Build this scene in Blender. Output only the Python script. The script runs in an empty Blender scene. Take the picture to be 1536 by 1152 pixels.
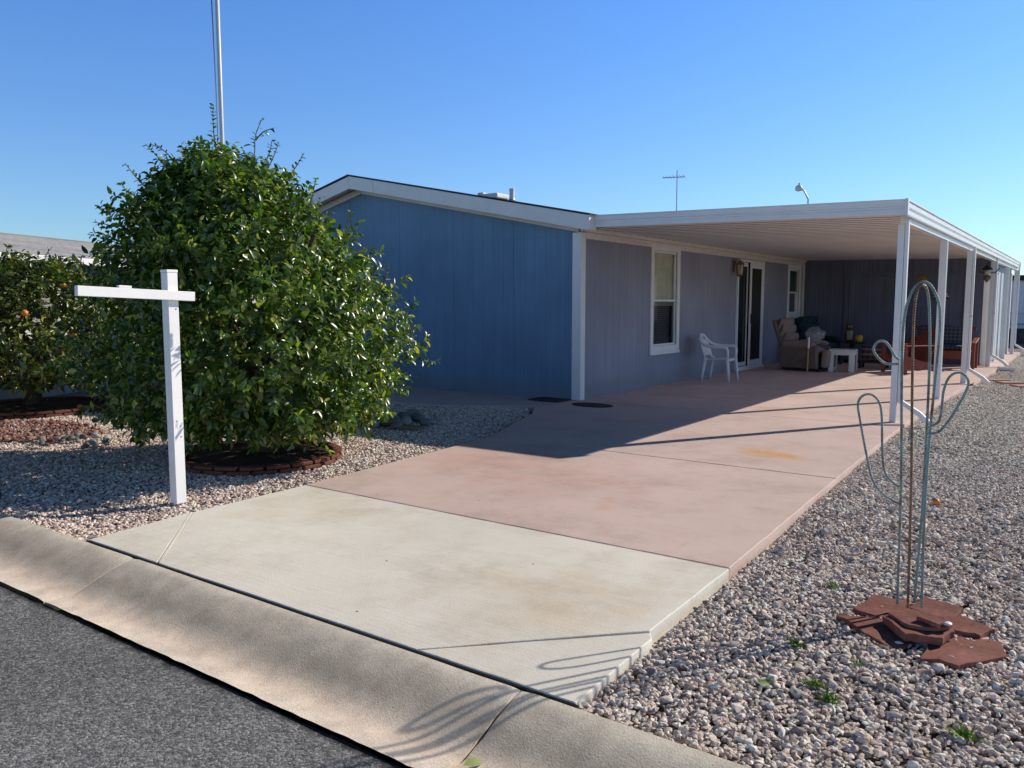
import bpy, bmesh, math, random
import numpy as np
from mathutils import Vector, Matrix, noise
random.seed(7); rng = np.random.default_rng(11)
sc = bpy.context.scene
col = sc.collection
R = math.radians
PI = math.pi

# ------------------------------------------------------------------ materials
def newmat(name):
    m = bpy.data.materials.new(name); m.use_nodes = True
    nt = m.node_tree
    return m, nt, nt.nodes['Principled BSDF']

def N(nt, t, **kw):
    n = nt.nodes.new(t)
    for k, v in kw.items():
        if k.startswith('i_'): n.inputs[k[2:]].default_value = v
        else: setattr(n, k, v)
    return n

def L(nt, a, b): nt.links.new(a, b)

def ramp(nt, fac, stops, interp='LINEAR'):
    r = nt.nodes.new('ShaderNodeValToRGB'); cr = r.color_ramp; cr.interpolation = interp
    while len(cr.elements) < len(stops): cr.elements.new(0.5)
    for e, (p, c) in zip(cr.elements, stops):
        e.position = p; e.color = (*c, 1) if len(c) == 3 else c
    if fac is not None: L(nt, fac, r.inputs[0])
    return r

def mix(nt, fac, a, b, mode='MIX'):
    m = nt.nodes.new('ShaderNodeMix'); m.data_type = 'RGBA'; m.blend_type = mode
    for sock, v in ((m.inputs[0], fac), (m.inputs[6], a), (m.inputs[7], b)):
        if hasattr(v, 'is_linked'): L(nt, v, sock)
        elif isinstance(v, (int, float)): sock.default_value = v
        else: sock.default_value = (*v, 1)
    return m.outputs[2]

def math_(nt, op, a, b=None, clamp=False):
    m = nt.nodes.new('ShaderNodeMath'); m.operation = op; m.use_clamp = clamp
    for i, v in enumerate((a, b)):
        if v is None: continue
        if hasattr(v, 'is_linked'): L(nt, v, m.inputs[i])
        else: m.inputs[i].default_value = v
    return m.outputs[0]

def coords(nt, scale=(1, 1, 1), which='Object'):
    tc = N(nt, 'ShaderNodeTexCoord'); mp = N(nt, 'ShaderNodeMapping')
    mp.inputs['Scale'].default_value = scale
    L(nt, tc.outputs[which], mp.inputs[0]); return mp.outputs[0]

def noise_tex(nt, vec, scale, detail=4, rough=0.55):
    n = N(nt, 'ShaderNodeTexNoise'); n.inputs['Scale'].default_value = scale
    n.inputs['Detail'].default_value = detail; n.inputs['Roughness'].default_value = rough
    L(nt, vec, n.inputs['Vector']); return n.outputs['Fac']

def bump(nt, p, h, strength=0.3, dist=0.01):
    b = N(nt, 'ShaderNodeBump'); b.inputs['Strength'].default_value = strength
    b.inputs['Distance'].default_value = dist
    L(nt, h, b.inputs['Height']); L(nt, b.outputs[0], p.inputs['Normal'])

def paint(name, c, rough=0.5, var=0.12, grime=0.25, scale=3.0, bmp=0.05, spec=0.4):
    """weathered painted surface: slow tone changes, faint dirt and a little unevenness"""
    m, nt, p = newmat(name)
    v = coords(nt)
    n1 = noise_tex(nt, v, scale, 5, 0.6)
    n2 = noise_tex(nt, v, scale * 14, 3, 0.6)
    dark = tuple(x * (1 - var) for x in c); lite = tuple(min(x * (1 + var), .95) for x in c)
    r = ramp(nt, n1, [(0.3, dark), (0.7, lite)])
    g = ramp(nt, n2, [(0.55, (0, 0, 0)), (0.75, (1, 1, 1))])
    gm = math_(nt, 'MULTIPLY', g.outputs[0], grime * 0.6)
    o = mix(nt, gm, r.outputs[0], tuple(x * 0.55 for x in c))
    L(nt, o, p.inputs['Base Color'])
    p.inputs['Roughness'].default_value = rough
    p.inputs['Specular IOR Level'].default_value = spec
    bump(nt, p, n2, bmp, 0.004)
    return m

def siding(name, c, axis, pitch=0.203, streak=0.16):
    """grooved vertical panel siding"""
    m, nt, p = newmat(name)
    tc = N(nt, 'ShaderNodeTexCoord'); sx = N(nt, 'ShaderNodeSeparateXYZ')
    L(nt, tc.outputs['Object'], sx.inputs[0])
    a = sx.outputs[axis]
    f = math_(nt, 'FRACT', math_(nt, 'DIVIDE', a, pitch))
    d = math_(nt, 'ABSOLUTE', math_(nt, 'SUBTRACT', f, 0.5))
    groove = math_(nt, 'GREATER_THAN', d, 0.476)
    f2 = math_(nt, 'FRACT', math_(nt, 'DIVIDE', a, pitch / 3.0))
    d2 = math_(nt, 'ABSOLUTE', math_(nt, 'SUBTRACT', f2, 0.5))
    fine = math_(nt, 'MULTIPLY', math_(nt, 'GREATER_THAN', d2, 0.45), 0.35)
    gr = math_(nt, 'MAXIMUM', groove, fine)
    v = coords(nt, (9, 9, 0.35)); n1 = noise_tex(nt, v, 2.0, 5, 0.6)
    v2 = coords(nt); n2 = noise_tex(nt, v2, 0.9, 3, 0.5); n3 = noise_tex(nt, v2, 60, 3)
    r1 = ramp(nt, n1, [(0.3, tuple(x * (1 - streak) for x in c)), (0.7, tuple(x * (1 + streak) for x in c))])
    r2 = ramp(nt, n2, [(0.3, (.86, .86, .86)), (0.7, (1.1, 1.1, 1.1))])
    o = mix(nt, 1.0, r1.outputs[0], r2.outputs[0], 'MULTIPLY')
    o = mix(nt, math_(nt, 'MULTIPLY', gr, 0.26), o, tuple(x * 0.3 for x in c))
    f3 = math_(nt, 'FRACT', math_(nt, 'DIVIDE', a, 1.22))
    seam = math_(nt, 'GREATER_THAN', math_(nt, 'ABSOLUTE', math_(nt, 'SUBTRACT', f3, 0.5)), 0.4955)
    o = mix(nt, math_(nt, 'MULTIPLY', seam, 0.32), o, tuple(x * 0.3 for x in c))
    low = math_(nt, 'ADD', sx.outputs['Z'], math_(nt, 'MULTIPLY', n1, -0.3))      # dust thrown up along the foot of the wall
    lr = ramp(nt, low, [(0.0, (1, 1, 1)), (0.14, (0, 0, 0))])
    o = mix(nt, math_(nt, 'MULTIPLY', lr.outputs[0], 0.35), o, (.22, .19, .17))
    L(nt, o, p.inputs['Base Color'])
    p.inputs['Roughness'].default_value = 0.62
    p.inputs['Specular IOR Level'].default_value = 0.3
    h = math_(nt, 'ADD', math_(nt, 'MULTIPLY', gr, -1.0), math_(nt, 'MULTIPLY', n3, 0.25))
    bump(nt, p, h, 0.5, 0.006)
    return m

def concrete(name, c, blot=0.12, stain=None, stain_amt=0.3, spots=(), grain=0.16, rough=0.85):
    m, nt, p = newmat(name)
    v = coords(nt)
    n1 = noise_tex(nt, v, 0.55, 6, 0.62); n2 = noise_tex(nt, v, 3.1, 6, 0.65); n3 = noise_tex(nt, v, 160, 2, 0.7)
    vb = coords(nt, (1.0, 26, 1)); n4 = noise_tex(nt, vb, 3.0, 4, 0.6)      # broom strokes
    r1 = ramp(nt, n1, [(0.3, tuple(x * (1 - blot) for x in c)), (0.7, tuple(x * (1 + blot) for x in c))])
    o = r1.outputs[0]
    if stain:
        r2 = ramp(nt, n2, [(0.5, (0, 0, 0)), (0.72, (1, 1, 1))])
        o = mix(nt, math_(nt, 'MULTIPLY', r2.outputs[0], stain_amt), o, stain)
    for (x, y, rad, cc, amt) in spots:
        tc = N(nt, 'ShaderNodeTexCoord'); vm = N(nt, 'ShaderNodeVectorMath', operation='DISTANCE')
        L(nt, tc.outputs['Object'], vm.inputs[0]); vm.inputs[1].default_value = (x, y, 0)
        dd = math_(nt, 'DIVIDE', vm.outputs['Value'], rad)
        dd = math_(nt, 'SUBTRACT', math_(nt, 'ADD', 1.0, math_(nt, 'MULTIPLY', math_(nt, 'SUBTRACT', n2, .5), 2.4)), dd, True)
        o = mix(nt, math_(nt, 'MULTIPLY', dd, amt), o, cc)
    vs_ = N(nt, 'ShaderNodeTexVoronoi'); vs_.inputs['Scale'].default_value = 3.4; L(nt, v, vs_.inputs['Vector'])
    sp_ = math_(nt, 'LESS_THAN', math_(nt, 'ADD', vs_.outputs['Distance'], math_(nt, 'MULTIPLY', n3, .02)), .037)
    o = mix(nt, math_(nt, 'MULTIPLY', sp_, .8), o, (.05, .04, .035))
    n5 = noise_tex(nt, v, 1.3, 8, .75)
    r5 = ramp(nt, n5, [(0.36, (.86, .85, .83)), (0.5, (1, 1, 1)), (0.64, (1.04, 1.04, 1.04))])
    o = mix(nt, 1.0, o, r5.outputs[0], 'MULTIPLY')
    n6 = noise_tex(nt, coords(nt, (1, .18, 1)), 9, 5, .7)
    r6 = ramp(nt, n6, [(0.62, (1, 1, 1)), (0.8, (.86, .84, .81))])
    o = mix(nt, 1.0, o, r6.outputs[0], 'MULTIPLY')
    r3 = ramp(nt, n3, [(0.3, (1 - grain,) * 3), (0.7, (1 + grain,) * 3)])
    o = mix(nt, 1.0, o, r3.outputs[0], 'MULTIPLY')
    r4 = ramp(nt, n4, [(0.3, (.95,) * 3), (0.7, (1.04,) * 3)])
    o = mix(nt, 1.0, o, r4.outputs[0], 'MULTIPLY')
    L(nt, o, p.inputs['Base Color']); p.inputs['Roughness'].default_value = rough
    p.inputs['Specular IOR Level'].default_value = 0.25
    h = math_(nt, 'ADD', n3, math_(nt, 'ADD', n4, n2))
    bump(nt, p, h, 0.35, 0.004)
    return m

def plain(name, c, rough=0.5, metal=0.0, spec=0.5):
    m, nt, p = newmat(name)
    v = coords(nt); n = noise_tex(nt, v, 8, 4)
    r = ramp(nt, n, [(0.3, tuple(x * 0.88 for x in c)), (0.7, tuple(min(1, x * 1.1) for x in c))])
    L(nt, r.outputs[0], p.inputs['Base Color'])
    p.inputs['Roughness'].default_value = rough; p.inputs['Metallic'].default_value = metal
    p.inputs['Specular IOR Level'].default_value = spec
    return m

def glass(name, tint=(0.75, 0.8, 0.8), dark=0.25):
    m, nt, p = newmat(name)
    out = nt.nodes['Material Output']
    tr = N(nt, 'ShaderNodeBsdfTransparent'); tr.inputs[0].default_value = (*tint, 1)
    gl = N(nt, 'ShaderNodeBsdfGlossy'); gl.inputs['Roughness'].default_value = 0.02
    fr = N(nt, 'ShaderNodeFresnel'); fr.inputs[0].default_value = 1.5
    v = coords(nt); nn = noise_tex(nt, v, 1.5, 2)
    b = N(nt, 'ShaderNodeBump'); b.inputs['Strength'].default_value = 0.02; L(nt, nn, b.inputs['Height']); L(nt, b.outputs[0], gl.inputs['Normal'])
    ms = N(nt, 'ShaderNodeMixShader'); L(nt, fr.outputs[0], ms.inputs[0]); L(nt, tr.outputs[0], ms.inputs[1]); L(nt, gl.outputs[0], ms.inputs[2])
    L(nt, ms.outputs[0], out.inputs[0])
    return m

def leafmat(name, dark, mid, lite, yellow, trans=0.3, rough=0.3):
    m, nt, p = newmat(name)
    out = nt.nodes['Material Output']
    g = N(nt, 'ShaderNodeNewGeometry')
    r = ramp(nt, g.outputs['Random Per Island'], [(0.0, dark), (0.55, mid), (0.86, lite), (0.96, yellow)])
    v = coords(nt); n = noise_tex(nt, v, 3.2, 4)
    r2 = ramp(nt, n, [(0.3, (.62,) * 3), (0.7, (1.2,) * 3)])
    o = mix(nt, 1.0, r.outputs[0], r2.outputs[0], 'MULTIPLY')
    L(nt, o, p.inputs['Base Color']); p.inputs['Roughness'].default_value = rough
    p.inputs['Specular IOR Level'].default_value = 1.0
    t = N(nt, 'ShaderNodeBsdfTranslucent'); L(nt, mix(nt, 1.0, o, (1.9, 2.0, .55), 'MULTIPLY'), t.inputs[0])
    ms = N(nt, 'ShaderNodeMixShader'); ms.inputs[0].default_value = trans
    L(nt, p.outputs[0], ms.inputs[1]); L(nt, t.outputs[0], ms.inputs[2]); L(nt, ms.outputs[0], out.inputs[0])
    return m

def stonemat(name, stops, rough=0.8, useobj=True, nscale=30, nvar=0.3):
    m, nt, p = newmat(name)
    if useobj:
        oi = N(nt, 'ShaderNodeObjectInfo'); fac = oi.outputs['Random']
        r = ramp(nt, fac, stops, 'CONSTANT')
    else:
        v0 = coords(nt); r = ramp(nt, noise_tex(nt, v0, 4, 5), stops)
    v = coords(nt); n = noise_tex(nt, v, nscale, 4, .65)
    r2 = ramp(nt, n, [(0.3, (1 - nvar,) * 3), (0.7, (1 + nvar,) * 3)])
    o = mix(nt, 1.0, r.outputs[0], r2.outputs[0], 'MULTIPLY')
    L(nt, o, p.inputs['Base Color']); p.inputs['Roughness'].default_value = rough
    p.inputs['Specular IOR Level'].default_value = 0.25
    bump(nt, p, n, 0.3, 0.01)
    return m

M = {}
M['siding_front'] = siding('siding_front_skylit', (0.15, 0.27, 0.41), 'X', streak=.08)  # same house paint as the side, with blue skylight put into its colour
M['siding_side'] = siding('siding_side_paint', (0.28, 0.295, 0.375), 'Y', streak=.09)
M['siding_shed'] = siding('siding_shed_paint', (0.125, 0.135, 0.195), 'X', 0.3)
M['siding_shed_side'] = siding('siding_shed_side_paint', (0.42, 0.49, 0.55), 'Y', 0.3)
M['trim'] = paint('white_trim_paint', (0.8, 0.8, 0.8), 0.5, 0.06, 0.3)
M['trim_warm'] = paint('aged_white_trim', (0.72, 0.68, 0.63), 0.55, 0.08, 0.5)
M['alum'] = paint('white_aluminium', (0.8, 0.81, 0.82), 0.38, 0.04, 0.2, 2.0, 0.02)
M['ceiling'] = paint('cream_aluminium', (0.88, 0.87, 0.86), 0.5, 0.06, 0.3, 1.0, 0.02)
M['ceiling_groove_shade'] = paint('shaded_cream_aluminium', (0.39, 0.375, 0.365), 0.6, 0.1, 0.4, 1.0, 0.02)  # darker tone puts the shade of the ceiling grooves into the colour
M['post_white'] = paint('white_post_paint', (.92, .91, .9), 0.45, 0.03, 0.12, 5)
M['shingle_dark'] = paint('dark_shingle', (0.05, 0.045, 0.045), 0.9, 0.3, 0.3, 10, 0.4)
M['roof_white'] = paint('white_roof_coating', (0.75, 0.75, 0.75), 0.6)
TAN = (0.76, 0.725, 0.645)
M['tan'] = concrete('tan_concrete', TAN, 0.09, (0.68, 0.59, 0.46), 0.32,
                    spots=[(-2.1, 3.25, .7, (.62, .48, .31), .45), (-4.4, 3.9, .7, (.62, .51, .35), .35)])
M['pink'] = concrete('pink_concrete', (0.63, 0.49, 0.445), 0.09, (0.61, 0.41, 0.365), 0.35,
                     spots=[(-2.5, 7.75, .3, (.68, .34, .12), .9), (-2.25, 7.68, .22, (.68, .34, .12), .9), (-3.5, 5.6, .9, (.58, .35, .3), .5),
                            (-4.6, 5.9, 1.0, (.58, .34, .3), .6), (-2.75, 4.95, .1, (.64, .36, .2), .5), (-3.6, 10.9, .45, (.68, .45, .3), .5), (-3.0, 12.2, .5, (.42, .39, .4), .5), (-2.2, 17.5, .7, (.66, .42, .27), .6)])
M['joint'] = plain('dark_joint_filler', (0.02, 0.017, 0.014), 0.95, 0, .1)
M['joint_pale'] = concrete('pale_joint_filler', (0.75, 0.7, 0.6), 0.1)

# curb: tan concrete, stained down the rolled face, pinkish in the gutter pan
def curbmat():
    m, nt, p = newmat('curb_concrete')
    v = coords(nt)
    tc = N(nt, 'ShaderNodeTexCoord'); sx = N(nt, 'ShaderNodeSeparateXYZ'); L(nt, tc.outputs['Object'], sx.inputs[0])
    n1 = noise_tex(nt, v, 1.6, 6, .6); n2 = noise_tex(nt, v, 7, 6, .65); n3 = noise_tex(nt, v, 140, 3, .7)
    y = math_(nt, 'ADD', sx.outputs['Y'], math_(nt, 'MULTIPLY', math_(nt, 'SUBTRACT', n1, .5), 0.12))
    t = math_(nt, 'DIVIDE', math_(nt, 'SUBTRACT', y, 1.9), 0.5)
    r = ramp(nt, t, [(0.0, (.82, .73, .63)), (0.2, (.86, .71, .58)), (0.40, (.82, .68, .53)), (0.56, (.7, .575, .43)), (0.72, (.74, .63, .49)), (0.93, (.78, .705, .58))])
    r2 = ramp(nt, n2, [(0.35, (.8,) * 3), (0.65, (1.1,) * 3)])
    o = mix(nt, 1.0, r.outputs[0], r2.outputs[0], 'MULTIPLY')
    r3 = ramp(nt, n3, [(0.3, (.78,) * 3), (0.7, (1.18,) * 3)])
    o = mix(nt, 1.0, o, r3.outputs[0], 'MULTIPLY')
    vo = N(nt, 'ShaderNodeTexVoronoi'); vo.inputs['Scale'].default_value = 38; L(nt, v, vo.inputs['Vector'])
    pit = math_(nt, 'LESS_THAN', vo.outputs['Distance'], 0.09)
    o = mix(nt, math_(nt, 'MULTIPLY', pit, 0.55), o, (.08, .06, .05))
    L(nt, o, p.inputs['Base Color']); p.inputs['Roughness'].default_value = .85; p.inputs['Specular IOR Level'].default_value = .25
    h = math_(nt, 'SUBTRACT', math_(nt, 'ADD', n3, n2), pit)
    bump(nt, p, h, .4, .005)
    return m
M['curb'] = curbmat()

def asphaltmat():
    m, nt, p = newmat('asphalt')
    v = coords(nt)
    vo = N(nt, 'ShaderNodeTexVoronoi'); vo.inputs['Scale'].default_value = 120; L(nt, v, vo.inputs['Vector'])
    n1 = noise_tex(nt, v, 1.1, 5, .6); n2 = noise_tex(nt, v, 320, 2); n3 = noise_tex(nt, v, 14, 4)
    sepc = N(nt, 'ShaderNodeSeparateColor'); L(nt, vo.outputs['Color'], sepc.inputs[0])
    r = ramp(nt, sepc.outputs[0], [(0.0, (.07, .071, .075)), (0.45, (.165, .167, .172)), (0.8, (.25, .25, .252)), (1, (.4, .395, .39))])
    r2 = ramp(nt, n1, [(0.3, (.75,) * 3), (0.7, (1.15,) * 3)])
    o = mix(nt, 1.0, r.outputs[0], r2.outputs[0], 'MULTIPLY')
    r3 = ramp(nt, n3, [(0.3, (.85,) * 3), (0.7, (1.12,) * 3)])
    o = mix(nt, 1.0, o, r3.outputs[0], 'MULTIPLY')
    tc = N(nt, 'ShaderNodeTexCoord'); sx = N(nt, 'ShaderNodeSeparateXYZ'); L(nt, tc.outputs['Object'], sx.inputs[0])
    e = math_(nt, 'ADD', math_(nt, 'SUBTRACT', 1.9, sx.outputs['Y']), math_(nt, 'MULTIPLY', math_(nt, 'SUBTRACT', n3, .5), .08))
    em = ramp(nt, e, [(0.02, (1, 1, 1)), (0.055, (0, 0, 0))])
    o = mix(nt, math_(nt, 'MULTIPLY', em.outputs[0], .85), o, (.02, .02, .021))
    L(nt, o, p.inputs['Base Color']); p.inputs['Roughness'].default_value = .8; p.inputs['Specular IOR Level'].default_value = .3
    h = math_(nt, 'ADD', math_(nt, 'MULTIPLY', vo.outputs['Distance'], -1.5), n2)
    bump(nt, p, h, .45, .004)
    return m
M['asphalt'] = asphaltmat()

def groundmat():
    m, nt, p = newmat('gravel_ground')
    v = coords(nt)
    vo = N(nt, 'ShaderNodeTexVoronoi'); vo.inputs['Scale'].default_value = 32; L(nt, v, vo.inputs['Vector'])
    sepc = N(nt, 'ShaderNodeSeparateColor'); L(nt, vo.outputs['Color'], sepc.inputs[0])
    r = ramp(nt, sepc.outputs[0], [(0.0, (.2, .17, .16)), (0.5, (.42, .37, .34)), (1, (.65, .6, .56))])
    n = noise_tex(nt, v, 0.7, 4); r2 = ramp(nt, n, [(0.3, (.8,) * 3), (0.7, (1.1,) * 3)])
    o = mix(nt, 1.0, r.outputs[0], r2.outputs[0], 'MULTIPLY')
    o = mix(nt, 1.0, o, ramp(nt, vo.outputs['Distance'], [(0.3, (1, 1, 1)), (0.75, (.3, .3, .3))]).outputs[0], 'MULTIPLY')
    L(nt, o, p.inputs['Base Color']); p.inputs['Roughness'].default_value = .9; p.inputs['Specular IOR Level'].default_value = .2
    bump(nt, p, math_(nt, 'MULTIPLY', vo.outputs['Distance'], -1), 1.0, .02)
    return m
M['ground'] = groundmat()
GR = [(0.0, (0.317, 0.267, 0.242)), (0.12, (0.652, 0.556, 0.493)), (0.3, (0.821, 0.735, 0.647)), (0.45, (0.528, 0.439, 0.394)), (0.58, (0.772, 0.638, 0.56)), (0.7, (0.839, 0.807, 0.73)), (0.8, (0.506, 0.462, 0.422)), (0.9, (0.727, 0.557, 0.468)), (0.96, (0.839, 0.807, 0.73))]
M['gravel_r'] = stonemat('pink_grey_gravel', GR)
GL = [(0.0, (0.308, 0.24, 0.213)), (0.12, (0.723, 0.569, 0.492)), (0.3, (0.845, 0.721, 0.621)), (0.45, (0.534, 0.403, 0.353)), (0.58, (0.8, 0.615, 0.53)), (0.7, (0.86, 0.829, 0.735)), (0.82, (0.518, 0.443, 0.401)), (0.9, (0.719, 0.51, 0.423)), (0.96, (0.86, 0.834, 0.754))]
M['gravel_l'] = stonemat('rose_gravel', GL)
GF = [(0.0, (0.333, 0.289, 0.246)), (0.12, (0.718, 0.64, 0.54)), (0.3, (0.85, 0.781, 0.662)), (0.45, (0.532, 0.463, 0.394)), (0.58, (0.826, 0.731, 0.614)), (0.7, (0.86, 0.839, 0.746)), (0.8, (0.557, 0.509, 0.445)), (0.9, (0.679, 0.564, 0.466)), (0.96, (0.86, 0.839, 0.746))]
M['gravel_f'] = stonemat('beige_gravel', GF)
M['flagstone'] = stonemat('red_sandstone', [(0.3, (.16, .058, .044)), (0.55, (.23, .088, .066)), (0.75, (.32, .145, .115))], .85, False, 40, .25)
M['brick'] = stonemat('terracotta_brick', [(0.3, (.11, .04, .028)), (0.7, (.21, .085, .055))], .85, False, 50, .25)
M['paver'] = stonemat('pale_red_paver', [(0.3, (.36, .2, .16)), (0.7, (.5, .3, .25))], .85, False, 50, .2)
M['riverrock'] = stonemat('river_rock', [(0, (.15, .15, .15)), (.3, (.26, .25, .24)), (.55, (.2, .2, .22)), (.8, (.4, .38, .36))], .6, True, 14, .2)
M['mulch'] = stonemat('bark_chip', [(0, (.2, .1, .08)), (.4, (.3, .17, .135)), (.7, (.42, .28, .23)), (.9, (.5, .4, .35))], .9)
M['soil'] = stonemat('dark_soil', [(0.3, (.035, .022, .016)), (0.7, (.08, .05, .035))], .95, False, 60, .3)
M['leaf'] = leafmat('citrus_leaf', (.025, .064, .01), (.07, .145, .018), (.17, .255, .04), (.44, .46, .12), .34, .32)
M['leaf_o'] = leafmat('orange_leaf', (.03, .055, .01), (.065, .1, .016), (.155, .19, .036), (.4, .4, .1), .36, .4)
M['bark'] = stonemat('bark', [(0.3, (.05, .035, .025)), (0.7, (.13, .1, .075))], .9, False, 30, .3)
M['twig'] = plain('green_twig', (.1, .12, .04), .7)
M['orange'] = plain('orange_peel', (.75, .24, .02), .45)
M['resin'] = paint('white_resin', (.72, .72, .74), .4, .04, .25)
M['resin2'] = paint('grey_white_resin', (.62, .62, .62), .45, .04, .3)
M['tan_fabric'] = paint('tan_upholstery', (.27, .205, .18), .85, .15, .4, 8, .3, .15)
M['tan_dark'] = paint('brown_upholstery', (.17, .125, .105), .85, .15, .4, 8, .3, .15)
M['teal_fabric'] = paint('dark_teal_upholstery', (.022, .045, .06), .85, .2, .4, 8, .3, .15)
M['red_wood'] = paint('red_stained_wood', (.2, .045, .032), .55, .2, .3, 12, .15)
M['dark_wood'] = paint('dark_wood', (.03, .022, .02), .7, .2, .2)
M['cane'] = paint('bamboo', (.42, .28, .14), .6)
M['lamp_metal'] = paint('weathered_brass', (.16, .11, .07), .5, .3, .4, 20)
M['black_metal'] = paint('black_iron', (.018, .016, .015), .55, .3, .2)
M['lamp_glass'] = plain('frosted_lamp_glass', (.55, .5, .4), .3)
M['yellow'] = paint('yellow_ceramic', (.62, .34, .03), .5, .15)
M['yellow_old'] = paint('faded_yellow_ceramic', (.3, .17, .045), .6, .25)
M['mat'] = paint('dark_rubber_mat', (.045, .035, .032), .9, .2, .3, 30, .4)
M['galv'] = plain('galvanised_metal', (.55, .56, .58), .4, .7)
M['pole'] = paint('pale_metal_pole', (.62, .63, .65), .4, .05, .2)
M['screen'] = plain('dark_insect_screen', (.012, .012, .013), .7)
M['blind'] = paint('pale_blind', (.5, .49, .46), .7)
M['curtain'] = paint('cream_curtain', (.8, .78, .66), .8)
M['teal_blind'] = paint('teal_blind', (.045, .1, .11), .7)
M['room'] = plain('dark_interior', (.05, .05, .05), .9)
M['glass'] = glass('window_glass', (.93, .95, .93))
M['glass_dark'] = glass('screened_glass', (.55, .57, .57))
M['weed'] = leafmat('weed_leaf', (.06, .12, .02), (.1, .2, .03), (.15, .26, .04), (.2, .3, .06), .3, .5)
M['fallen'] = plain('fallen_leaf', (.3, .36, .12), .6)
M['bird_dark'] = paint('painted_decoy', (.05, .055, .04), .6, .3, .3, 25)
M['bird_light'] = paint('painted_decoy_breast', (.24, .24, .15), .6, .3, .3, 25)
M['plank'] = paint('grey_plank', (.22, .16, .11), .8, .2, .4)
M['pale_stone'] = paint('white_stone', (.75, .74, .72), .7)

def clearmat():
    m, nt, p = newmat('clear_plastic')
    out = nt.nodes['Material Output']
    v = coords(nt); n = noise_tex(nt, v, 18, 4)
    tr = N(nt, 'ShaderNodeBsdfTransparent'); tr.inputs[0].default_value = (.9, .92, .95, 1)
    p.inputs['Base Color'].default_value = (.5, .52, .56, 1); p.inputs['Roughness'].default_value = .2
    bump(nt, p, n, .8, .02)
    ms = N(nt, 'ShaderNodeMixShader'); L(nt, math_(nt, 'MULTIPLY', n, .6), ms.inputs[0])
    L(nt, tr.outputs[0], ms.inputs[1]); L(nt, p.outputs[0], ms.inputs[2]); L(nt, ms.outputs[0], out.inputs[0]); return m
M['clear'] = clearmat()

def rebarmat(name, c, rust_lo, rust_hi):
    m, nt, p = newmat(name)
    v = coords(nt); n = noise_tex(nt, v, 9, 6, .7)
    r = ramp(nt, n, [(rust_lo, c), (rust_hi, (.2, .085, .035)), (min(.98, rust_hi + .12), (.33, .2, .1))])
    L(nt, r.outputs[0], p.inputs['Base Color']); p.inputs['Roughness'].default_value = .6
    vz = coords(nt, (1, 1, 1)); w = N(nt, 'ShaderNodeTexWave', bands_direction='Z'); w.inputs['Scale'].default_value = 26; L(nt, vz, w.inputs['Vector'])
    bump(nt, p, w.outputs['Fac'], .7, .004)
    return m
M['rebar_teal'] = rebarmat('teal_painted_rebar', (.27, .39, .37), .47, .66)
M['rebar_rust'] = rebarmat('rusty_rebar', (.24, .36, .33), .3, .42)

def plaidmat(name, a, b, c, ax='XZ', sc_=7):
    m, nt, p = newmat(name)
    tc = N(nt, 'ShaderNodeTexCoord'); sx = N(nt, 'ShaderNodeSeparateXYZ'); L(nt, tc.outputs['Object'], sx.inputs[0])
    fs = []
    for k in ax:
        f = math_(nt, 'FRACT', math_(nt, 'MULTIPLY', sx.outputs[k], sc_))
        fs.append(math_(nt, 'GREATER_THAN', f, .62))
    o = mix(nt, fs[0], a, b); o = mix(nt, math_(nt, 'MULTIPLY', fs[1], .55), o, c)
    L(nt, o, p.inputs['Base Color']); p.inputs['Roughness'].default_value = .9; return m
M['plaid_blue'] = plaidmat('blue_plaid', (.03, .042, .065), (.065, .085, .115), (.12, .135, .15), 'XZ', 12)
M['plaid_red'] = plaidmat('red_plaid', (.035, .04, .045), (.16, .055, .05), (.3, .28, .22), 'XZ', 9)

def shinglemat():
    m, nt, p = newmat('grey_shingle_roof')
    tc = N(nt, 'ShaderNodeTexCoord'); 
    br = N(nt, 'ShaderNodeTexBrick'); br.inputs['Scale'].default_value = 1.0
    br.inputs['Brick Width'].default_value = .3; br.inputs['Row Height'].default_value = .14; br.inputs['Mortar Size'].default_value = .008
    br.inputs['Color1'].default_value = (.36, .36, .365, 1); br.inputs['Color2'].default_value = (.47, .465, .46, 1); br.inputs['Mortar'].default_value = (.2, .2, .2, 1)
    L(nt, tc.outputs['UV'], br.inputs['Vector'])
    v = coords(nt); n = noise_tex(nt, v, 1.2, 5); n2 = noise_tex(nt, v, 70, 3)
    o = mix(nt, 1.0, br.outputs['Color'], ramp(nt, n, [(0.3, (.85,) * 3), (0.7, (1.12,) * 3)]).outputs[0], 'MULTIPLY')
    o = mix(nt, 1.0, o, ramp(nt, n2, [(0.3, (.8,) * 3), (0.7, (1.2,) * 3)]).outputs[0], 'MULTIPLY')
    L(nt, o, p.inputs['Base Color']); p.inputs['Roughness'].default_value = .9
    bump(nt, p, math_(nt, 'SUBTRACT', n2, br.outputs['Fac']), .5, .01)
    return m
M['shingle'] = shinglemat()

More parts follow.
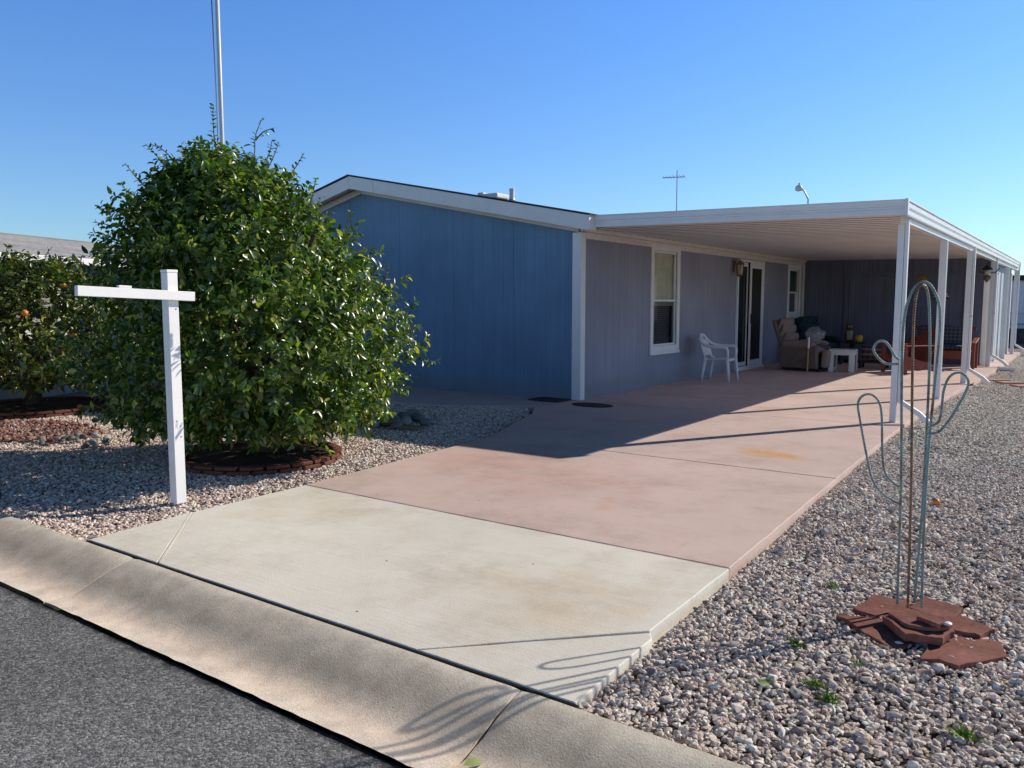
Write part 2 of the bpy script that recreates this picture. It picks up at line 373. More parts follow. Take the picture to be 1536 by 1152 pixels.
# ------------------------------------------------------------------ mesh helpers
class MB:
    def __init__(s): s.v = []; s.f = []; s.uv = None
    def add(s, vs, fs):
        o = len(s.v); s.v += [tuple(v) for v in vs]; s.f += [tuple(i + o for i in f) for f in fs]; return s
    def box(s, x0, x1, y0, y1, z0, z1):
        return s.add([(x0, y0, z0), (x1, y0, z0), (x1, y1, z0), (x0, y1, z0), (x0, y0, z1), (x1, y0, z1), (x1, y1, z1), (x0, y1, z1)],
                     [(0, 3, 2, 1), (4, 5, 6, 7), (0, 1, 5, 4), (1, 2, 6, 5), (2, 3, 7, 6), (3, 0, 4, 7)])
    def obox(s, mat, x0, x1, y0, y1, z0, z1):
        t = MB().box(x0, x1, y0, y1, z0, z1)
        return s.add([mat @ Vector(v) for v in t.v], t.f)
    def prism(s, poly, z0, z1):
        n = len(poly); z0f = z0 if callable(z0) else (lambda x, y: z0); z1f = z1 if callable(z1) else (lambda x, y: z1)
        vs = [(x, y, z0f(x, y)) for x, y in poly] + [(x, y, z1f(x, y)) for x, y in poly]
        fs = [tuple(range(n - 1, -1, -1)), tuple(range(n, 2 * n))] + [(i, (i + 1) % n, n + (i + 1) % n, n + i) for i in range(n)]
        return s.add(vs, fs)
    def extrude(s, prof, a, b):
        """prof: closed list of (offset Vector) swept from point a to point b"""
        a = Vector(a); b = Vector(b); n = len(prof)
        vs = [a + Vector(p) for p in prof] + [b + Vector(p) for p in prof]
        return s.add(vs, [tuple(range(n)), tuple(range(2 * n - 1, n - 1, -1))] + [(i, n + i, n + (i + 1) % n, (i + 1) % n) for i in range(n)])
    def tube(s, pts, r, n=8, caps=True):
        pts = [Vector(p) for p in pts]; k = len(pts)
        rs = r if hasattr(r, '__len__') else [r] * k
        ref = None; rings = []
        for i, p in enumerate(pts):
            t = (pts[min(i + 1, k - 1)] - pts[max(i - 1, 0)])
            t = t.normalized() if t.length > 1e-9 else Vector((0, 0, 1))
            if ref is None:
                ref = Vector((0, 0, 1)).cross(t)
                if ref.length < 0.1: ref = Vector((1, 0, 0)).cross(t)
            ref = (ref - t * ref.dot(t)).normalized(); b = t.cross(ref)
            rings.append([p + (ref * math.cos(2 * PI * j / n) + b * math.sin(2 * PI * j / n)) * rs[i] for j in range(n)])
        vs = [v for rg in rings for v in rg]; fs = []
        for i in range(k - 1):
            for j in range(n):
                fs.append((i * n + j, i * n + (j + 1) % n, (i + 1) * n + (j + 1) % n, (i + 1) * n + j))
        if caps: fs += [tuple(range(n - 1, -1, -1)), tuple((k - 1) * n + j for j in range(n))]
        return s.add(vs, fs)
    def lathe(s, prof, c, n=20, sx=1, sy=1):
        """prof: (radius, z) list, around the vertical through c"""
        vs = []; fs = []; k = len(prof)
        for r, z in prof:
            for j in range(n): vs.append((c[0] + r * sx * math.cos(2 * PI * j / n), c[1] + r * sy * math.sin(2 * PI * j / n), c[2] + z))
        for i in range(k - 1):
            for j in range(n): fs.append((i * n + j, i * n + (j + 1) % n, (i + 1) * n + (j + 1) % n, (i + 1) * n + j))
        fs += [tuple(range(n - 1, -1, -1)), tuple((k - 1) * n + j for j in range(n))]
        return s.add(vs, fs)
    def sheet(s, fn, nu, nv):
        vs = [fn(i / nu, j / nv) for i in range(nu + 1) for j in range(nv + 1)]
        return s.add(vs, [(i * (nv + 1) + j, (i + 1) * (nv + 1) + j, (i + 1) * (nv + 1) + j + 1, i * (nv + 1) + j + 1) for i in range(nu) for j in range(nv)])

def spline(pts, n=8, closed=False):
    P = [Vector(p) for p in pts]; out = []; k = len(P)
    for i in range(k if closed else k - 1):
        g = (lambda j: P[j % k]) if closed else (lambda j: P[max(0, min(k - 1, j))])
        p0, p1, p2, p3 = g(i - 1), g(i), g(i + 1), g(i + 2)
        for q in range(n):
            t = q / n
            out.append(0.5 * ((2 * p1) + (p2 - p0) * t + (2 * p0 - 5 * p1 + 4 * p2 - p3) * t * t + (3 * p1 - p0 - 3 * p2 + p3) * t ** 3))
    if not closed: out.append(P[-1])
    return out

def obj(name, mb, mat, parent=None, bevel=0.0, smooth=False, subsurf=0, seg=2, solid=0.0):
    me = bpy.data.meshes.new(name)
    me.from_pydata([tuple(v) for v in mb.v], [], mb.f); me.update()
    bm = bmesh.new(); bm.from_mesh(me); bmesh.ops.recalc_face_normals(bm, faces=bm.faces); bm.to_mesh(me); bm.free()
    me.materials.append(mat)
    o = bpy.data.objects.new(name, me); col.objects.link(o)
    if smooth: me.polygons.foreach_set('use_smooth', [True] * len(me.polygons))
    if solid:
        md = o.modifiers.new('solid', 'SOLIDIFY'); md.thickness = solid; md.offset = 0
    if bevel:
        md = o.modifiers.new('bevel', 'BEVEL'); md.width = bevel; md.segments = seg; md.limit_method = 'ANGLE'; md.angle_limit = R(35)
        me.polygons.foreach_set('use_smooth', [True] * len(me.polygons))
        md.harden_normals = True
    if subsurf:
        md = o.modifiers.new('sub', 'SUBSURF'); md.levels = md.render_levels = subsurf
    if parent is not None: o.parent = parent
    return o

def tag(o, label=None, cat=None, group=None, kind=None):
    if label: o['label'] = label
    if cat: o['category'] = cat
    if group: o['group'] = group
    if kind: o['kind'] = kind
    return o

def thing(name, label, cat, loc=(0, 0, 0), rz=0.0, group=None):
    o = bpy.data.objects.new(name, None); col.objects.link(o); o.empty_display_size = .2
    o.location = loc; o.rotation_euler = (0, 0, rz)
    return tag(o, label, cat, group)

def wobj(name, mb, mat, parent, **kw):
    """part whose mesh is written in world coordinates under a thing whose Empty stands elsewhere (unrotated)"""
    l = parent
    off = Vector((0, 0, 0))
    while l is not None: off += Vector(l.location); l = l.parent
    mb.v = [tuple(Vector(v) - off) for v in mb.v]
    return obj(name, mb, mat, parent, **kw)

def copy_tree(o, parent=None):
    c = o.copy(); col.objects.link(c); c.parent = parent
    for ch in list(o.children): copy_tree(ch, c)
    return c

def split(mb):
    """one MB per loose piece"""
    par = list(range(len(mb.v)))
    def find(i):
        while par[i] != i: par[i] = par[par[i]]; i = par[i]
        return i
    for f in mb.f:
        a = find(f[0])
        for i in f[1:]: par[find(i)] = a
    out = {}
    for f in mb.f:
        k = find(f[0]); m_, mp = out.setdefault(k, (MB(), {}))
        for i in f:
            if i not in mp: mp[i] = len(m_.v); m_.v.append(mb.v[i])
        m_.f.append(tuple(mp[i] for i in f))
    return [v[0] for v in out.values()]
def wparts(name, mb, mat, parent, **kw): return [wobj(name, m_, mat, parent, **kw) for m_ in split(mb)]
def parts(name, mb, mat, parent, **kw): return [obj(name, m_, mat, parent, **kw) for m_ in split(mb)]

# ------------------------------------------------------------------ ground, road, curb, slabs
def struct(name, mb, mat, **kw): return tag(obj(name, mb, mat, **kw), kind='structure')

g = MB()
g.add([(-300, 2.38, -.075), (-4.97, 2.38, -.075), (-1.44, 2.38, -.075), (300, 2.38, -.075), (300, 400, -.075), (-300, 400, -.075)], [(0, 1, 2, 3, 4, 5)])
struct('ground', g, M['ground'])
rd = MB()
xs = [-60 + i * 0.02 * (1 if True else 1) for i in range(0)]
X = -40.0; edge = []
while X < 25:
    st = 0.025 if -8 < X < 2 else 0.5
    edge.append((X, 1.893 + 0.012 * noise.noise((X * 3.1, 0, 1)) + 0.007 * noise.noise((X * 17, 2, 5)), -.122)); X += st
rd.v = edge + [(x, -14, -.122 + 0.05) for x, y, z in edge]
n = len(edge); rd.f = [(i, i + 1, n + i + 1, n + i) for i in range(n - 1)]
struct('road', rd, M['asphalt'])
struct('road_edge_gap', MB().add([(-40, 1.6, -.145), (25, 1.6, -.145), (25, 1.91, -.145), (-40, 1.91, -.145)], [(0, 1, 2, 3)]), M['joint'])

prof = [(1.9, -.108), (1.94, -.112), (2.0, -.114), (2.05, -.110), (2.1, -.097), (2.15, -.078), (2.2, -.057), (2.25, -.038), (2.3, -.022), (2.34, -.011), (2.37, -.006), (2.392, -.004), (2.402, -.014), (2.402, -.18)]
cb = MB()
joints = [-40, -23.4, -20.7, -18, -15.25, -12.55, -9.8, -7.1, -4.395, -1.675, 1.05, 3.8, 6.5, 25]
for a, b in zip(joints[:-1], joints[1:]):
    a += .005; b -= .005
    ns = max(2, int((b - a) / (.06 if -8 < a < 4 else .6)))
    base = len(cb.v)
    for i in range(ns + 1):
        x = a + (b - a) * i / ns
        dn = 0.012 if i in (0, ns) else 0
        for k, (y, z) in enumerate(prof):
            wob = .004 * noise.noise((x * 2.2, y * 4, 3)) + (.008 * noise.noise((x * 13, 7, 1)) if k in (0,) else 0)
            cb.v.append((x + (.006 * noise.noise((y * 22, a, 3)) if dn else 0), y + (wob if k in (0, 1) else wob * .5), z + .003 * noise.noise((x * 3, y * 9, 8)) - dn * .5 * (1 if k < 12 else 0)))
    m = len(prof)
    for i in range(ns):
        for k in range(m - 1): cb.f.append((base + i * m + k, base + (i + 1) * m + k, base + (i + 1) * m + k + 1, base + i * m + k + 1))
    for i in (0, ns):   # end faces of each cast section
        r0 = base + i * m; b0 = len(cb.v)
        cb.v += [(cb.v[r0 + k][0], cb.v[r0 + k][1], -.18) for k in range(m)]
        for k in range(m - 1): cb.f.append((r0 + k, r0 + k + 1, b0 + k + 1, b0 + k))
struct('curb', cb, M['curb'], smooth=True).data.set_sharp_from_angle(angle=R(40))

def densify(poly, step=.08, amp=.004, seed=0):
    out = []
    for i, (x, y) in enumerate(poly):
        x2, y2 = poly[(i + 1) % len(poly)]; d = math.hypot(x2 - x, y2 - y); k = max(1, int(d / step))
        nx, ny = -(y2 - y) / d, (x2 - x) / d
        for j in range(k):
            t = j / k; w = amp * noise.noise((x * 3 + t * d * 5, y * 3, seed)) if j else 0
            out.append((x + (x2 - x) * t + nx * w, y + (y2 - y) * t + ny * w))
    return out

def slab(name, poly, mat, seed=0, amp=.004, z0=-.14, z1=0.0):
    return struct(name, MB().prism(densify(poly, .1, amp, seed), z0, z1), mat, bevel=.007)
G_ = .006
slab('driveway', [(-4.185 + G_, 2.418), (-2.23 - G_, 2.418), (-1.515 - G_, 3.17), (-1.54, 4.194), (-5.05, 4.194), (-5.03 + G_, 3.18)], M['tan'], 1)
slab('driveway_apron', [(-4.95, 2.418), (-4.185 - G_, 2.418), (-5.03 - G_, 3.17)], M['tan'], 2)
slab('driveway_apron', [(-2.23 + G_, 2.418), (-1.45, 2.418), (-1.475, 3.1), (-1.51 + G_ * .3, 3.155)], M['tan'], 3, .006)
slab('patio_slab', [(-5.06, 4.206), (-1.545, 4.206), (-1.65, 6.922), (-5.27, 6.922)], M['pink'], 4, .006)
slab('patio_slab', [(-5.28, 6.936), (-1.655, 6.936), (-1.76, 10.31), (-6.2, 10.31), (-6.35, 9.4), (-5.95, 8.75), (-5.6, 7.8)], M['pink'], 5, .006)
slab('patio_slab', [(-6.3, 10.32), (-1.76, 10.32), (-1.77, 13.94), (-6.3, 13.94)], M['pink'], 6, .006)
slab('patio_slab', [(-6.3, 13.95), (-1.77, 13.95), (-1.7, 17.5), (-6.3, 17.5)], M['pink'], 7, .006)
slab('patio_slab', [(-6.3, 17.51), (-1.7, 17.51), (-1.64, 21.7), (-6.3, 21.7)], M['pink'], 8, .006)
slab('patio_slab', [(-2.6, 21.71), (-1.64, 21.71), (-1.68, 28.2), (-2.6, 28.2)], M['pink'], 9, .006)
slab('path', [(-15, 8.5), (-7.6, 8.72), (-6.36, 9.42), (-6.21, 10.33), (-6.21, 10.6), (-15, 10.6)], M['pink'], 10, .02, -.14, -.008)
j = MB()
def strip(a, b, w, z0, z1):
    a = Vector((*a, 0)); b = Vector((*b, 0)); d = (b - a).normalized(); nrm = Vector((-d.y, d.x, 0)) * w / 2
    j.prism([(a - nrm)[:2], (b - nrm)[:2], (b + nrm)[:2], (a + nrm)[:2]], z0, z1)
strip((-4.185, 2.43), (-5.03, 3.17), .014, -.1, .001)
struct('expansion_joint', j, M['joint_pale'])
struct('joint_filler', MB().box(-4.96, -1.44, 2.4035, 2.4165, -.15, -.005), M['joint'])

# ------------------------------------------------------------------ gravel (uncountable): real stones over the ground sheet
def gravel(name, poly, zfun, density, size, mat, seed, flat=.7):
    mb = MB(); 
    x0 = min(p[0] for p in poly); x1 = max(p[0] for p in poly); y0 = min(p[1] for p in poly); y1 = max(p[1] for p in poly)
    me = bpy.data.meshes.new(name)
    bm = bmesh.new(); vs = [bm.verts.new((x, y, 0)) for x, y in poly]; f = bm.faces.new(vs); bmesh.ops.triangulate(bm, faces=[f])
    bmesh.ops.subdivide_edges(bm, edges=bm.edges, cuts=6, use_grid_fill=True)
    for v in bm.verts: v.co.z = zfun(v.co.x, v.co.y)
    bmesh.ops.recalc_face_normals(bm, faces=bm.faces)
    bm.to_mesh(me); bm.free()
    o = bpy.data.objects.new(name, me); col.objects.link(o); tag(o, kind='stuff')
    me.materials.append(mat)
    ng = bpy.data.node_groups.new(name + '_stones', 'GeometryNodeTree')
    ng.interface.new_socket('Geometry', in_out='INPUT', socket_type='NodeSocketGeometry')
    ng.interface.new_socket('Geometry', in_out='OUTPUT', socket_type='NodeSocketGeometry')
    nd = ng.nodes; lk = ng.links
    gi = nd.new('NodeGroupInput'); go = nd.new('NodeGroupOutput')
    ds = nd.new('GeometryNodeDistributePointsOnFaces'); ds.inputs['Density'].default_value = density; ds.inputs['Seed'].default_value = seed
    lk.new(gi.outputs[0], ds.inputs[0])
    join = nd.new('GeometryNodeJoinGeometry')
    for k in range(9):
        ic = nd.new('GeometryNodeMeshIcoSphere'); ic.inputs['Radius'].default_value = 1.0; ic.inputs['Subdivisions'].default_value = 1 if k % 3 else 2
        nz = nd.new('ShaderNodeTexNoise'); nz.noise_dimensions = '4D'; nz.inputs['W'].default_value = k * 7.3 + seed; nz.inputs['Scale'].default_value = 1.7; nz.inputs['Detail'].default_value = 2
        sb = nd.new('ShaderNodeVectorMath'); sb.operation = 'SUBTRACT'; sb.inputs[1].default_value = (.5, .5, .5); lk.new(nz.outputs['Color'], sb.inputs[0])
        ml = nd.new('ShaderNodeVectorMath'); ml.operation = 'MULTIPLY'; ml.inputs[1].default_value = (2.2, 2.2, 2.2); lk.new(sb.outputs[0], ml.inputs[0])
        sp = nd.new('GeometryNodeSetPosition'); lk.new(ic.outputs[0], sp.inputs['Geometry']); lk.new(ml.outputs[0], sp.inputs['Offset'])
        ch = nd.new('GeometryNodeConvexHull'); lk.new(sp.outputs[0], ch.inputs[0])
        gt = nd.new('GeometryNodeGeometryToInstance'); lk.new(ch.outputs[0], gt.inputs[0]); lk.new(gt.outputs[0], join.inputs[0])
    sm = nd.new('GeometryNodeSetMaterial'); sm.inputs['Material'].default_value = mat; lk.new(join.outputs[0], sm.inputs['Geometry'])
    off = nd.new('FunctionNodeRandomValue'); off.data_type = 'FLOAT_VECTOR'; off.inputs['Min'].default_value = (0, 0, -size * .5); off.inputs['Max'].default_value = (0, 0, size * .75); off.inputs['Seed'].default_value = seed + 5
    s2 = nd.new('GeometryNodeSetPosition'); lk.new(ds.outputs['Points'], s2.inputs['Geometry']); lk.new(off.outputs[0], s2.inputs['Offset'])
    ip = nd.new('GeometryNodeInstanceOnPoints'); ip.inputs['Pick Instance'].default_value = True
    lk.new(s2.outputs[0], ip.inputs['Points']); lk.new(sm.outputs[0], ip.inputs['Instance'])
    rr = nd.new('FunctionNodeRandomValue'); rr.data_type = 'FLOAT_VECTOR'; rr.inputs['Max'].default_value = (.45, .45, 2 * PI); rr.inputs['Min'].default_value = (-.45, -.45, 0); rr.inputs['Seed'].default_value = seed + 1
    lk.new(rr.outputs[0], ip.inputs['Rotation'])
    rs = nd.new('FunctionNodeRandomValue'); rs.data_type = 'FLOAT_VECTOR'; rs.inputs['Min'].default_value = (size * .5, size * .5, size * .35); rs.inputs['Max'].default_value = (size * 1.45, size * 1.15, size * .85); rs.inputs['Seed'].default_value = seed + 2
    lk.new(rs.outputs[0], ip.inputs['Scale'])
    jn = nd.new('GeometryNodeJoinGeometry'); lk.new(ip.outputs[0], jn.inputs[0])
    lk.new(jn.outputs[0], go.inputs[0])
    md = o.modifiers.new('stones', 'NODES'); md.node_group = ng
    return o

def zr(x, y): return -.04 + .018 * noise.noise((x * .9, y * .9, 0)) + (0.0 if y > 2.8 else (2.8 - y) * .035)
gravel('gravel', [(-1.43, 2.41), (2.2, 2.41), (2.2, 4.6), (-1.53, 4.6), (-1.5, 4.2)], zr, 3900, .0116, M['gravel_r'], 3)
gravel('gravel', [(-1.53, 4.55), (2.2, 4.55), (2.2, 8.6), (-1.7, 8.6), (-1.64, 6.9)], lambda x, y: -.05 + .015 * noise.noise((x, y, 2)), 3900, .011, M['gravel_r'], 13)
gravel('gravel', [(-1.7, 8.5), (2.2, 8.5), (2.2, 30), (-1.63, 30), (-1.6, 21), (-1.66, 17.5), (-1.75, 13.9), (-1.75, 10.2)], lambda x, y: -.05 + .015 * noise.noise((x, y, 2)), 2300, .013, M['gravel_f'], 23)
gravel('gravel', [(-1.4, 2.45), (2.2, 2.45), (2.2, 7), (-1.6, 7)], lambda x, y: -.034, 160, .018, M['gravel_r'], 53)
def zl(x, y): return -.045 + .03 * noise.noise((x * .6, y * .6, 5)) + (.03 if y < 2.6 else 0)
gravel('gravel', [(-13, 2.41), (-4.97, 2.41), (-5.06, 3.2), (-5.07, 4.2), (-5.28, 6.9), (-5.6, 7.75), (-5.98, 8.75), (-6.4, 9.3), (-7.6, 8.7), (-13, 8.55)], zl, 2300, .013, M['gravel_l'], 33)

# ------------------------------------------------------------------ the blue house
HX = -6.2; HY = 10.38; BY = 21.75; RX = -10.74; LX = -13.6; EZ = 2.53; SL = 0.2
def roofz(x): return 2.72 + SL * (min(-5.9 - x, 0) if x > -5.9 else (-5.9 - x)) if x >= RX else 2.72 + SL * (-5.9 - RX) - .24 * (RX - x)
house = thing('blue_house', 'single storey blue house with low white trimmed gable and grooved siding', 'house', (HX, HY, 0))
w = MB(); wz = lambda x: roofz(x) - .17
w.add([(LX + .3, HY, -.12), (HX - .002, HY, -.12), (HX - .002, HY, wz(HX)), (RX, HY, wz(RX)), (LX + .3, HY, wz(LX + .3))], [(0, 1, 2, 3, 4)])
wobj('front_wall', w, M['siding_front'], house)
wobj('seam_strip', MB().box(LX + .5, HX - .16, HY - .006, HY - .0005, 2.44, 2.452), M['siding_front'], house)
# side wall with real openings
WIN = [(12.80, 13.78, .70, 2.36), (16.86, 18.44, .07, 2.34), (20.46, 21.32, 1.2, 2.3)]
def holed_wall(a0, a1, z0, z1, holes, pt):
    mb = MB(); ax = sorted({a0, a1, *[h[0] for h in holes], *[h[1] for h in holes]}); zs = sorted({z0, z1, *[h[2] for h in holes], *[h[3] for h in holes]})
    for i in range(len(ax) - 1):
        for k in range(len(zs) - 1):
            ca = (ax[i] + ax[i + 1]) / 2; cz = (zs[k] + zs[k + 1]) / 2
            if any(h[0] < ca < h[1] and h[2] < cz < h[3] for h in holes): continue
            mb.add([pt(ax[i], zs[k]), pt(ax[i + 1], zs[k]), pt(ax[i + 1], zs[k + 1]), pt(ax[i], zs[k + 1])], [(0, 1, 2, 3)])
    return mb
wobj('side_wall', holed_wall(HY + .002, BY + 6, -.12, 2.6, WIN, lambda a, z: (HX, a, z)), M['siding_side'], house)
wparts('far_wall', MB().box(LX + .3, LX + .32, HY + .01, BY + 6, -.12, 2.9).box(LX + .33, HX - .01, BY + 5.97, BY + 6, -.12, 2.5), M['siding_side'], house)
# dark rooms behind the openings
rm = MB()
for (a, b, z0, z1) in WIN:
    A0, B0, C0, D0 = a - .3, b + .3, max(z0 - .3, -.1), z1 + .12
    A0, B0, C0, D0 = a - .25, b + .25, z0 - .06, z1 + .06
    vs = [(HX - xx, yy, zz) for xx in (1.0, .006) for yy, zz in ((A0, C0), (B0, C0), (B0, D0), (A0, D0))]
    rm.add(vs, [(0, 1, 2, 3), (0, 4, 5, 1), (1, 5, 6, 2), (2, 6, 7, 3), (3, 7, 4, 0)])
wparts('inner_wall', rm, M['room'], house)
# corner boards
cbd = MB().box(HX - .125, HX + .028, HY - .03, HY - .002, -.06, 2.49).box(HX + .001, HX + .028, HY - .001, HY + .1, -.06, 2.49)
wobj('corner_board', cbd, M['trim'], house, bevel=.003)
wobj('corner_board', MB().box(HX + .001, HX + .035, BY - .17, BY - .03, 1.0, 2.45), M['trim_warm'], house, bevel=.003)
# rake fascia (front overhang) and second trim band under it
FY = 10.05
rf = MB()
def band(mb, xa, xb, top, bot, y0, y1):
    za, zb = roofz(xa), roofz(xb)
    mb.add([(xa, y0, za - bot), (xb, y0, zb - bot), (xb, y0, zb - top), (xa, y0, za - top), (xa, y1, za - bot), (xb, y1, zb - bot), (xb, y1, zb - top), (xa, y1, za - top)],
           [(0, 1, 2, 3), (7, 6, 5, 4), (0, 4, 5, 1), (3, 2, 6, 7), (1, 5, 6, 2), (0, 3, 7, 4)])
band(rf, RX + .002, -10.153, .02, .235, FY, FY + .03); band(rf, -10.147, -5.9, .02, .235, FY, FY + .03); band(rf, LX, RX - .002, .02, .235, FY, FY + .03)
wparts('rake_fascia', rf, M['trim'], house, bevel=.003)
r2 = MB(); band(r2, RX + .002, HX - .02, .19, .29, HY - .05, HY - .003); band(r2, LX + .3, RX - .002, .19, .29, HY - .05, HY - .003)
wparts('rake_trim', r2, M['trim_warm'], house)
sf = MB(); band(sf, RX + .002, -5.93, .15, .165, FY + .032, HY - .001); band(sf, LX, RX - .002, .15, .165, FY + .032, HY - .001)
wparts('soffit', sf, M['trim_warm'], house)
rt = MB(); band(rt, RX, -5.84, -.008, .012, FY - .03, BY + 6.2); band(rt, LX - .1, RX, -.008, .012, FY - .03, BY + 6.2)
wparts('roof', rt, M['shingle_dark'], house)
wobj('end_fascia', MB().box(-5.9, -5.87, FY, FY + .2, 2.49, 2.70), M['trim'], house, bevel=.003)
# ledger trims along the top of the side wall under the patio cover
lt = MB().box(HX + .002, HX + .03, HY + .11, BY - .02, 2.405, 2.50).box(HX + .002, HX + .06, HY - .02, BY - .02, 2.503, 2.56)
wparts('frieze_board', lt, M['trim_warm'], house, bevel=.004)
sc_ = MB()
for k in range(15):
    sc_.lathe([(.007, 0), (.007, .004)], (0, 0, 0), 6); nv = 12
    for i in range(len(sc_.v) - nv, len(sc_.v)):
        x, y, z = sc_.v[i]; sc_.v[i] = (HX + .0305 + z, 10.75 + k * .42 + x, 2.452 + y)
wparts('screw', sc_, M['lamp_metal'], house)
# windows
def window(a, b, z0, z1, casing, split, lower, upper_cover, lower_cover, label=None):
    f = MB(); x0, x1 = HX + .002, HX + .032; c = casing
    f.box(x0, x1, a - c, a, z0 - c, z1 + c * 1.05).box(x0, x1, b, b + c, z0 - c, z1 + c * 1.05).box(x0, x1, a + .0, b - .0, z1, z1 + c * 1.05).box(x0, x1 + .012, a - c - .01, b + c + .01, z0 - c - .05, z0 - c - .001).box(x0, x1, a, b, z0 - c, z0)
    fr = wobj('window', f, M['trim'], house, bevel=.004)
    if label: fr['label'] = label
    s = MB(); t = .035; xi0, xi1 = HX - .05, HX - .008
    for (y0_, y1_, za, zb) in ((a, a + t, z0, z1), (b - t, b, z0, z1), (a + t, b - t, z0, z0 + t), (a + t, b - t, z1 - t, z1), (a + t, b - t, split - .02, split + .02)):
        s.box(xi0, xi1 + (.012 if za == split - .02 else 0), y0_ + .0005, y1_ - .0005, za + .0005, zb - .0005)
    wobj('sash', s, M['alum'], fr)
    p1 = MB().add([(HX - .03, a + t, split + .02), (HX - .03, b - t, split + .02), (HX - .03, b - t, z1 - t), (HX - .03, a + t, z1 - t)], [(0, 1, 2, 3)])
    wobj('pane', p1, M['glass'], fr)
    p2 = MB().add([(HX - .03, a + t, z0 + t), (HX - .03, b - t, z0 + t), (HX - .03, b - t, split - .02), (HX - .03, a + t, split - .02)], [(0, 1, 2, 3)])
    wobj('pane', p2, lower, fr)
    if upper_cover:
        wobj('curtain', MB().sheet(lambda u, v: (HX - .07 + .012 * math.sin(u * 34), a - .05 + (b - a + .1) * u, split - .1 + (z1 - split + .2) * v), 60, 2), upper_cover, fr, smooth=True)
    if lower_cover:
        bl = MB(); z = z0 - .02
        while z < split + .03:
            bl.add([(HX - .115, a - .03, z), (HX - .115, b + .03, z), (HX - .145, b + .03, z + .03), (HX - .145, a - .03, z + .03)], [(0, 1, 2, 3)]); z += .036
        wobj('blind', bl, lower_cover, fr)
    return fr
window(*WIN[0], .1, 1.5, M['glass_dark'], M['curtain'], M['blind'], 'tall white framed sash window with pale curtain in the upper half')
window(*WIN[2], .1, 1.72, M['glass_dark'], M['teal_blind'], None, 'small dark sash window by the far corner')
# sliding door
a, b, z0, z1 = WIN[1]
d = MB(); x0, x1 = HX + .002, HX + .05
d.box(x0, x1, a - .045, a, z0 - .03, z1 + .05).box(x0, x1, b, b + .045, z0 - .03, z1 + .05).box(x0, x1, a, b, z1, z1 + .05).box(x0, x1 + .03, a, b, z0 - .03, z0)
door = wobj('sliding_door', d, M['alum'], house, bevel=.004)
mid = (a + b) / 2 - .02
def panel(name, y0, y1, xoff, t, tb, paneM):
    f = MB()
    f.box(xoff - .03, xoff, y0, y0 + t, z0, z1).box(xoff - .03, xoff, y1 - t, y1, z0, z1).box(xoff - .03, xoff, y0 + t, y1 - t, z0, z0 + tb).box(xoff - .03, xoff, y0 + t, y1 - t, z1 - tb, z1)
    wobj(name, f, M['alum'], door, bevel=.003)
    wobj('pane' if paneM is not M['screen'] else 'insect_screen', MB().add([(xoff - .015, y0 + t, z0 + tb), (xoff - .015, y1 - t, z0 + tb), (xoff - .015, y1 - t, z1 - tb), (xoff - .015, y0 + t, z1 - tb)], [(0, 1, 2, 3)]), paneM, door)
panel('door_leaf', a + .002, mid, HX - .03, .03, .09, M['glass_dark'])
panel('screen_leaf', mid + .002, b - .002, HX + .035, .07, .12, M['screen'])
wobj('handle', MB().box(HX + .036, HX + .06, mid + .02, mid + .05, 1.0, 1.22), M['black_metal'], door, bevel=.004)
vb = MB()
for k in range(9):
    y = a + .03 + k * .09; vb.add([(HX - .14, y, z0), (HX - .11, y + .085, z0), (HX - .11, y + .085, z1), (HX - .14, y, z1)], [(0, 1, 2, 3)])
wobj('blind', vb, M['teal_blind'], door)
wobj('step', MB().box(HX + .002, HX + .1, a - .02, b + .02, .002, .036), M['trim'], house, bevel=.005)

# roof pieces
t = thing('roof_cooler', 'low white cooler box on the blue house roof behind the rake', 'cooler', (-9.45, 12.6, roofz(-9.45)))
obj('housing', MB().box(-.2, .2, -.2, .2, .0, .1), M['roof_white'], t, bevel=.03)
obj('duct', MB().box(-.36, -.21, -.1, .1, .02, .15), M['roof_white'], t, bevel=.03)
obj('base', MB().box(-.17, .17, -.17, .17, -.08, -.001), M['galv'], t)
t = thing('vent_pipe', 'short white vent pipe standing on the blue house roof', 'vent', (-8.65, 12.05, roofz(-8.65)))
obj('pipe', MB().lathe([(.045, -.05), (.045, .2), (.05, .2), (.05, .24), (.035, .24)], (0, 0, 0), 14), M['roof_white'], t, bevel=.003)
obj('flashing', MB().lathe([(.14, -.03), (.06, .04), (.055, .06)], (0, 0, 0), 14), M['galv'], t)
t = thing('television_antenna', 'thin metal television antenna on a mast above the patio cover', 'antenna', (-7.23, 16.0, roofz(-7.23)))
obj('mast', MB().tube([(0, 0, -.05), (0, 0, 1.24)], .013, 8), M['galv'], t)
bd = Vector((-.9, -.3, 0)).normalized(); pd = Vector((.3, -.9, 0)).normalized()
an = MB().tube([bd * -.16 + Vector((0, 0, 1.09)), bd * .3 + Vector((0, 0, 1.09))], .009, 6)
for k in range(7):
    c = bd * (-.14 + k * .07) + Vector((0, 0, 1.1)); ln = .3 - .025 * k
    an.tube([c - pd * ln, c + pd * ln], .005, 5)
obj('elements', an, M['galv'], t)
t = thing('street_lamp', 'gooseneck street lamp rising far behind the patio cover roof', 'street lamp', (-12.75, 45, 0))
obj('pole', MB().tube(spline([(0, 0, 0), (0, 0, 5), (0, 0, 6.85), (-.05, 0, 7.1), (-.22, -.05, 7.45), (-.42, -.1, 7.62)], 6), .045, 10), M['galv'], t, smooth=True)
obj('lamp_head', MB().lathe([(.05, .2), (.17, .12), (.2, 0), (.17, -.1), (.05, -.14)], (-.48, -.12, 7.58), 16), M['resin'], t, smooth=True)
obj('photocell', MB().lathe([(.05, 0), (.05, .1), (.02, .12)], (-.46, -.12, 7.77), 10), M['galv'], t)

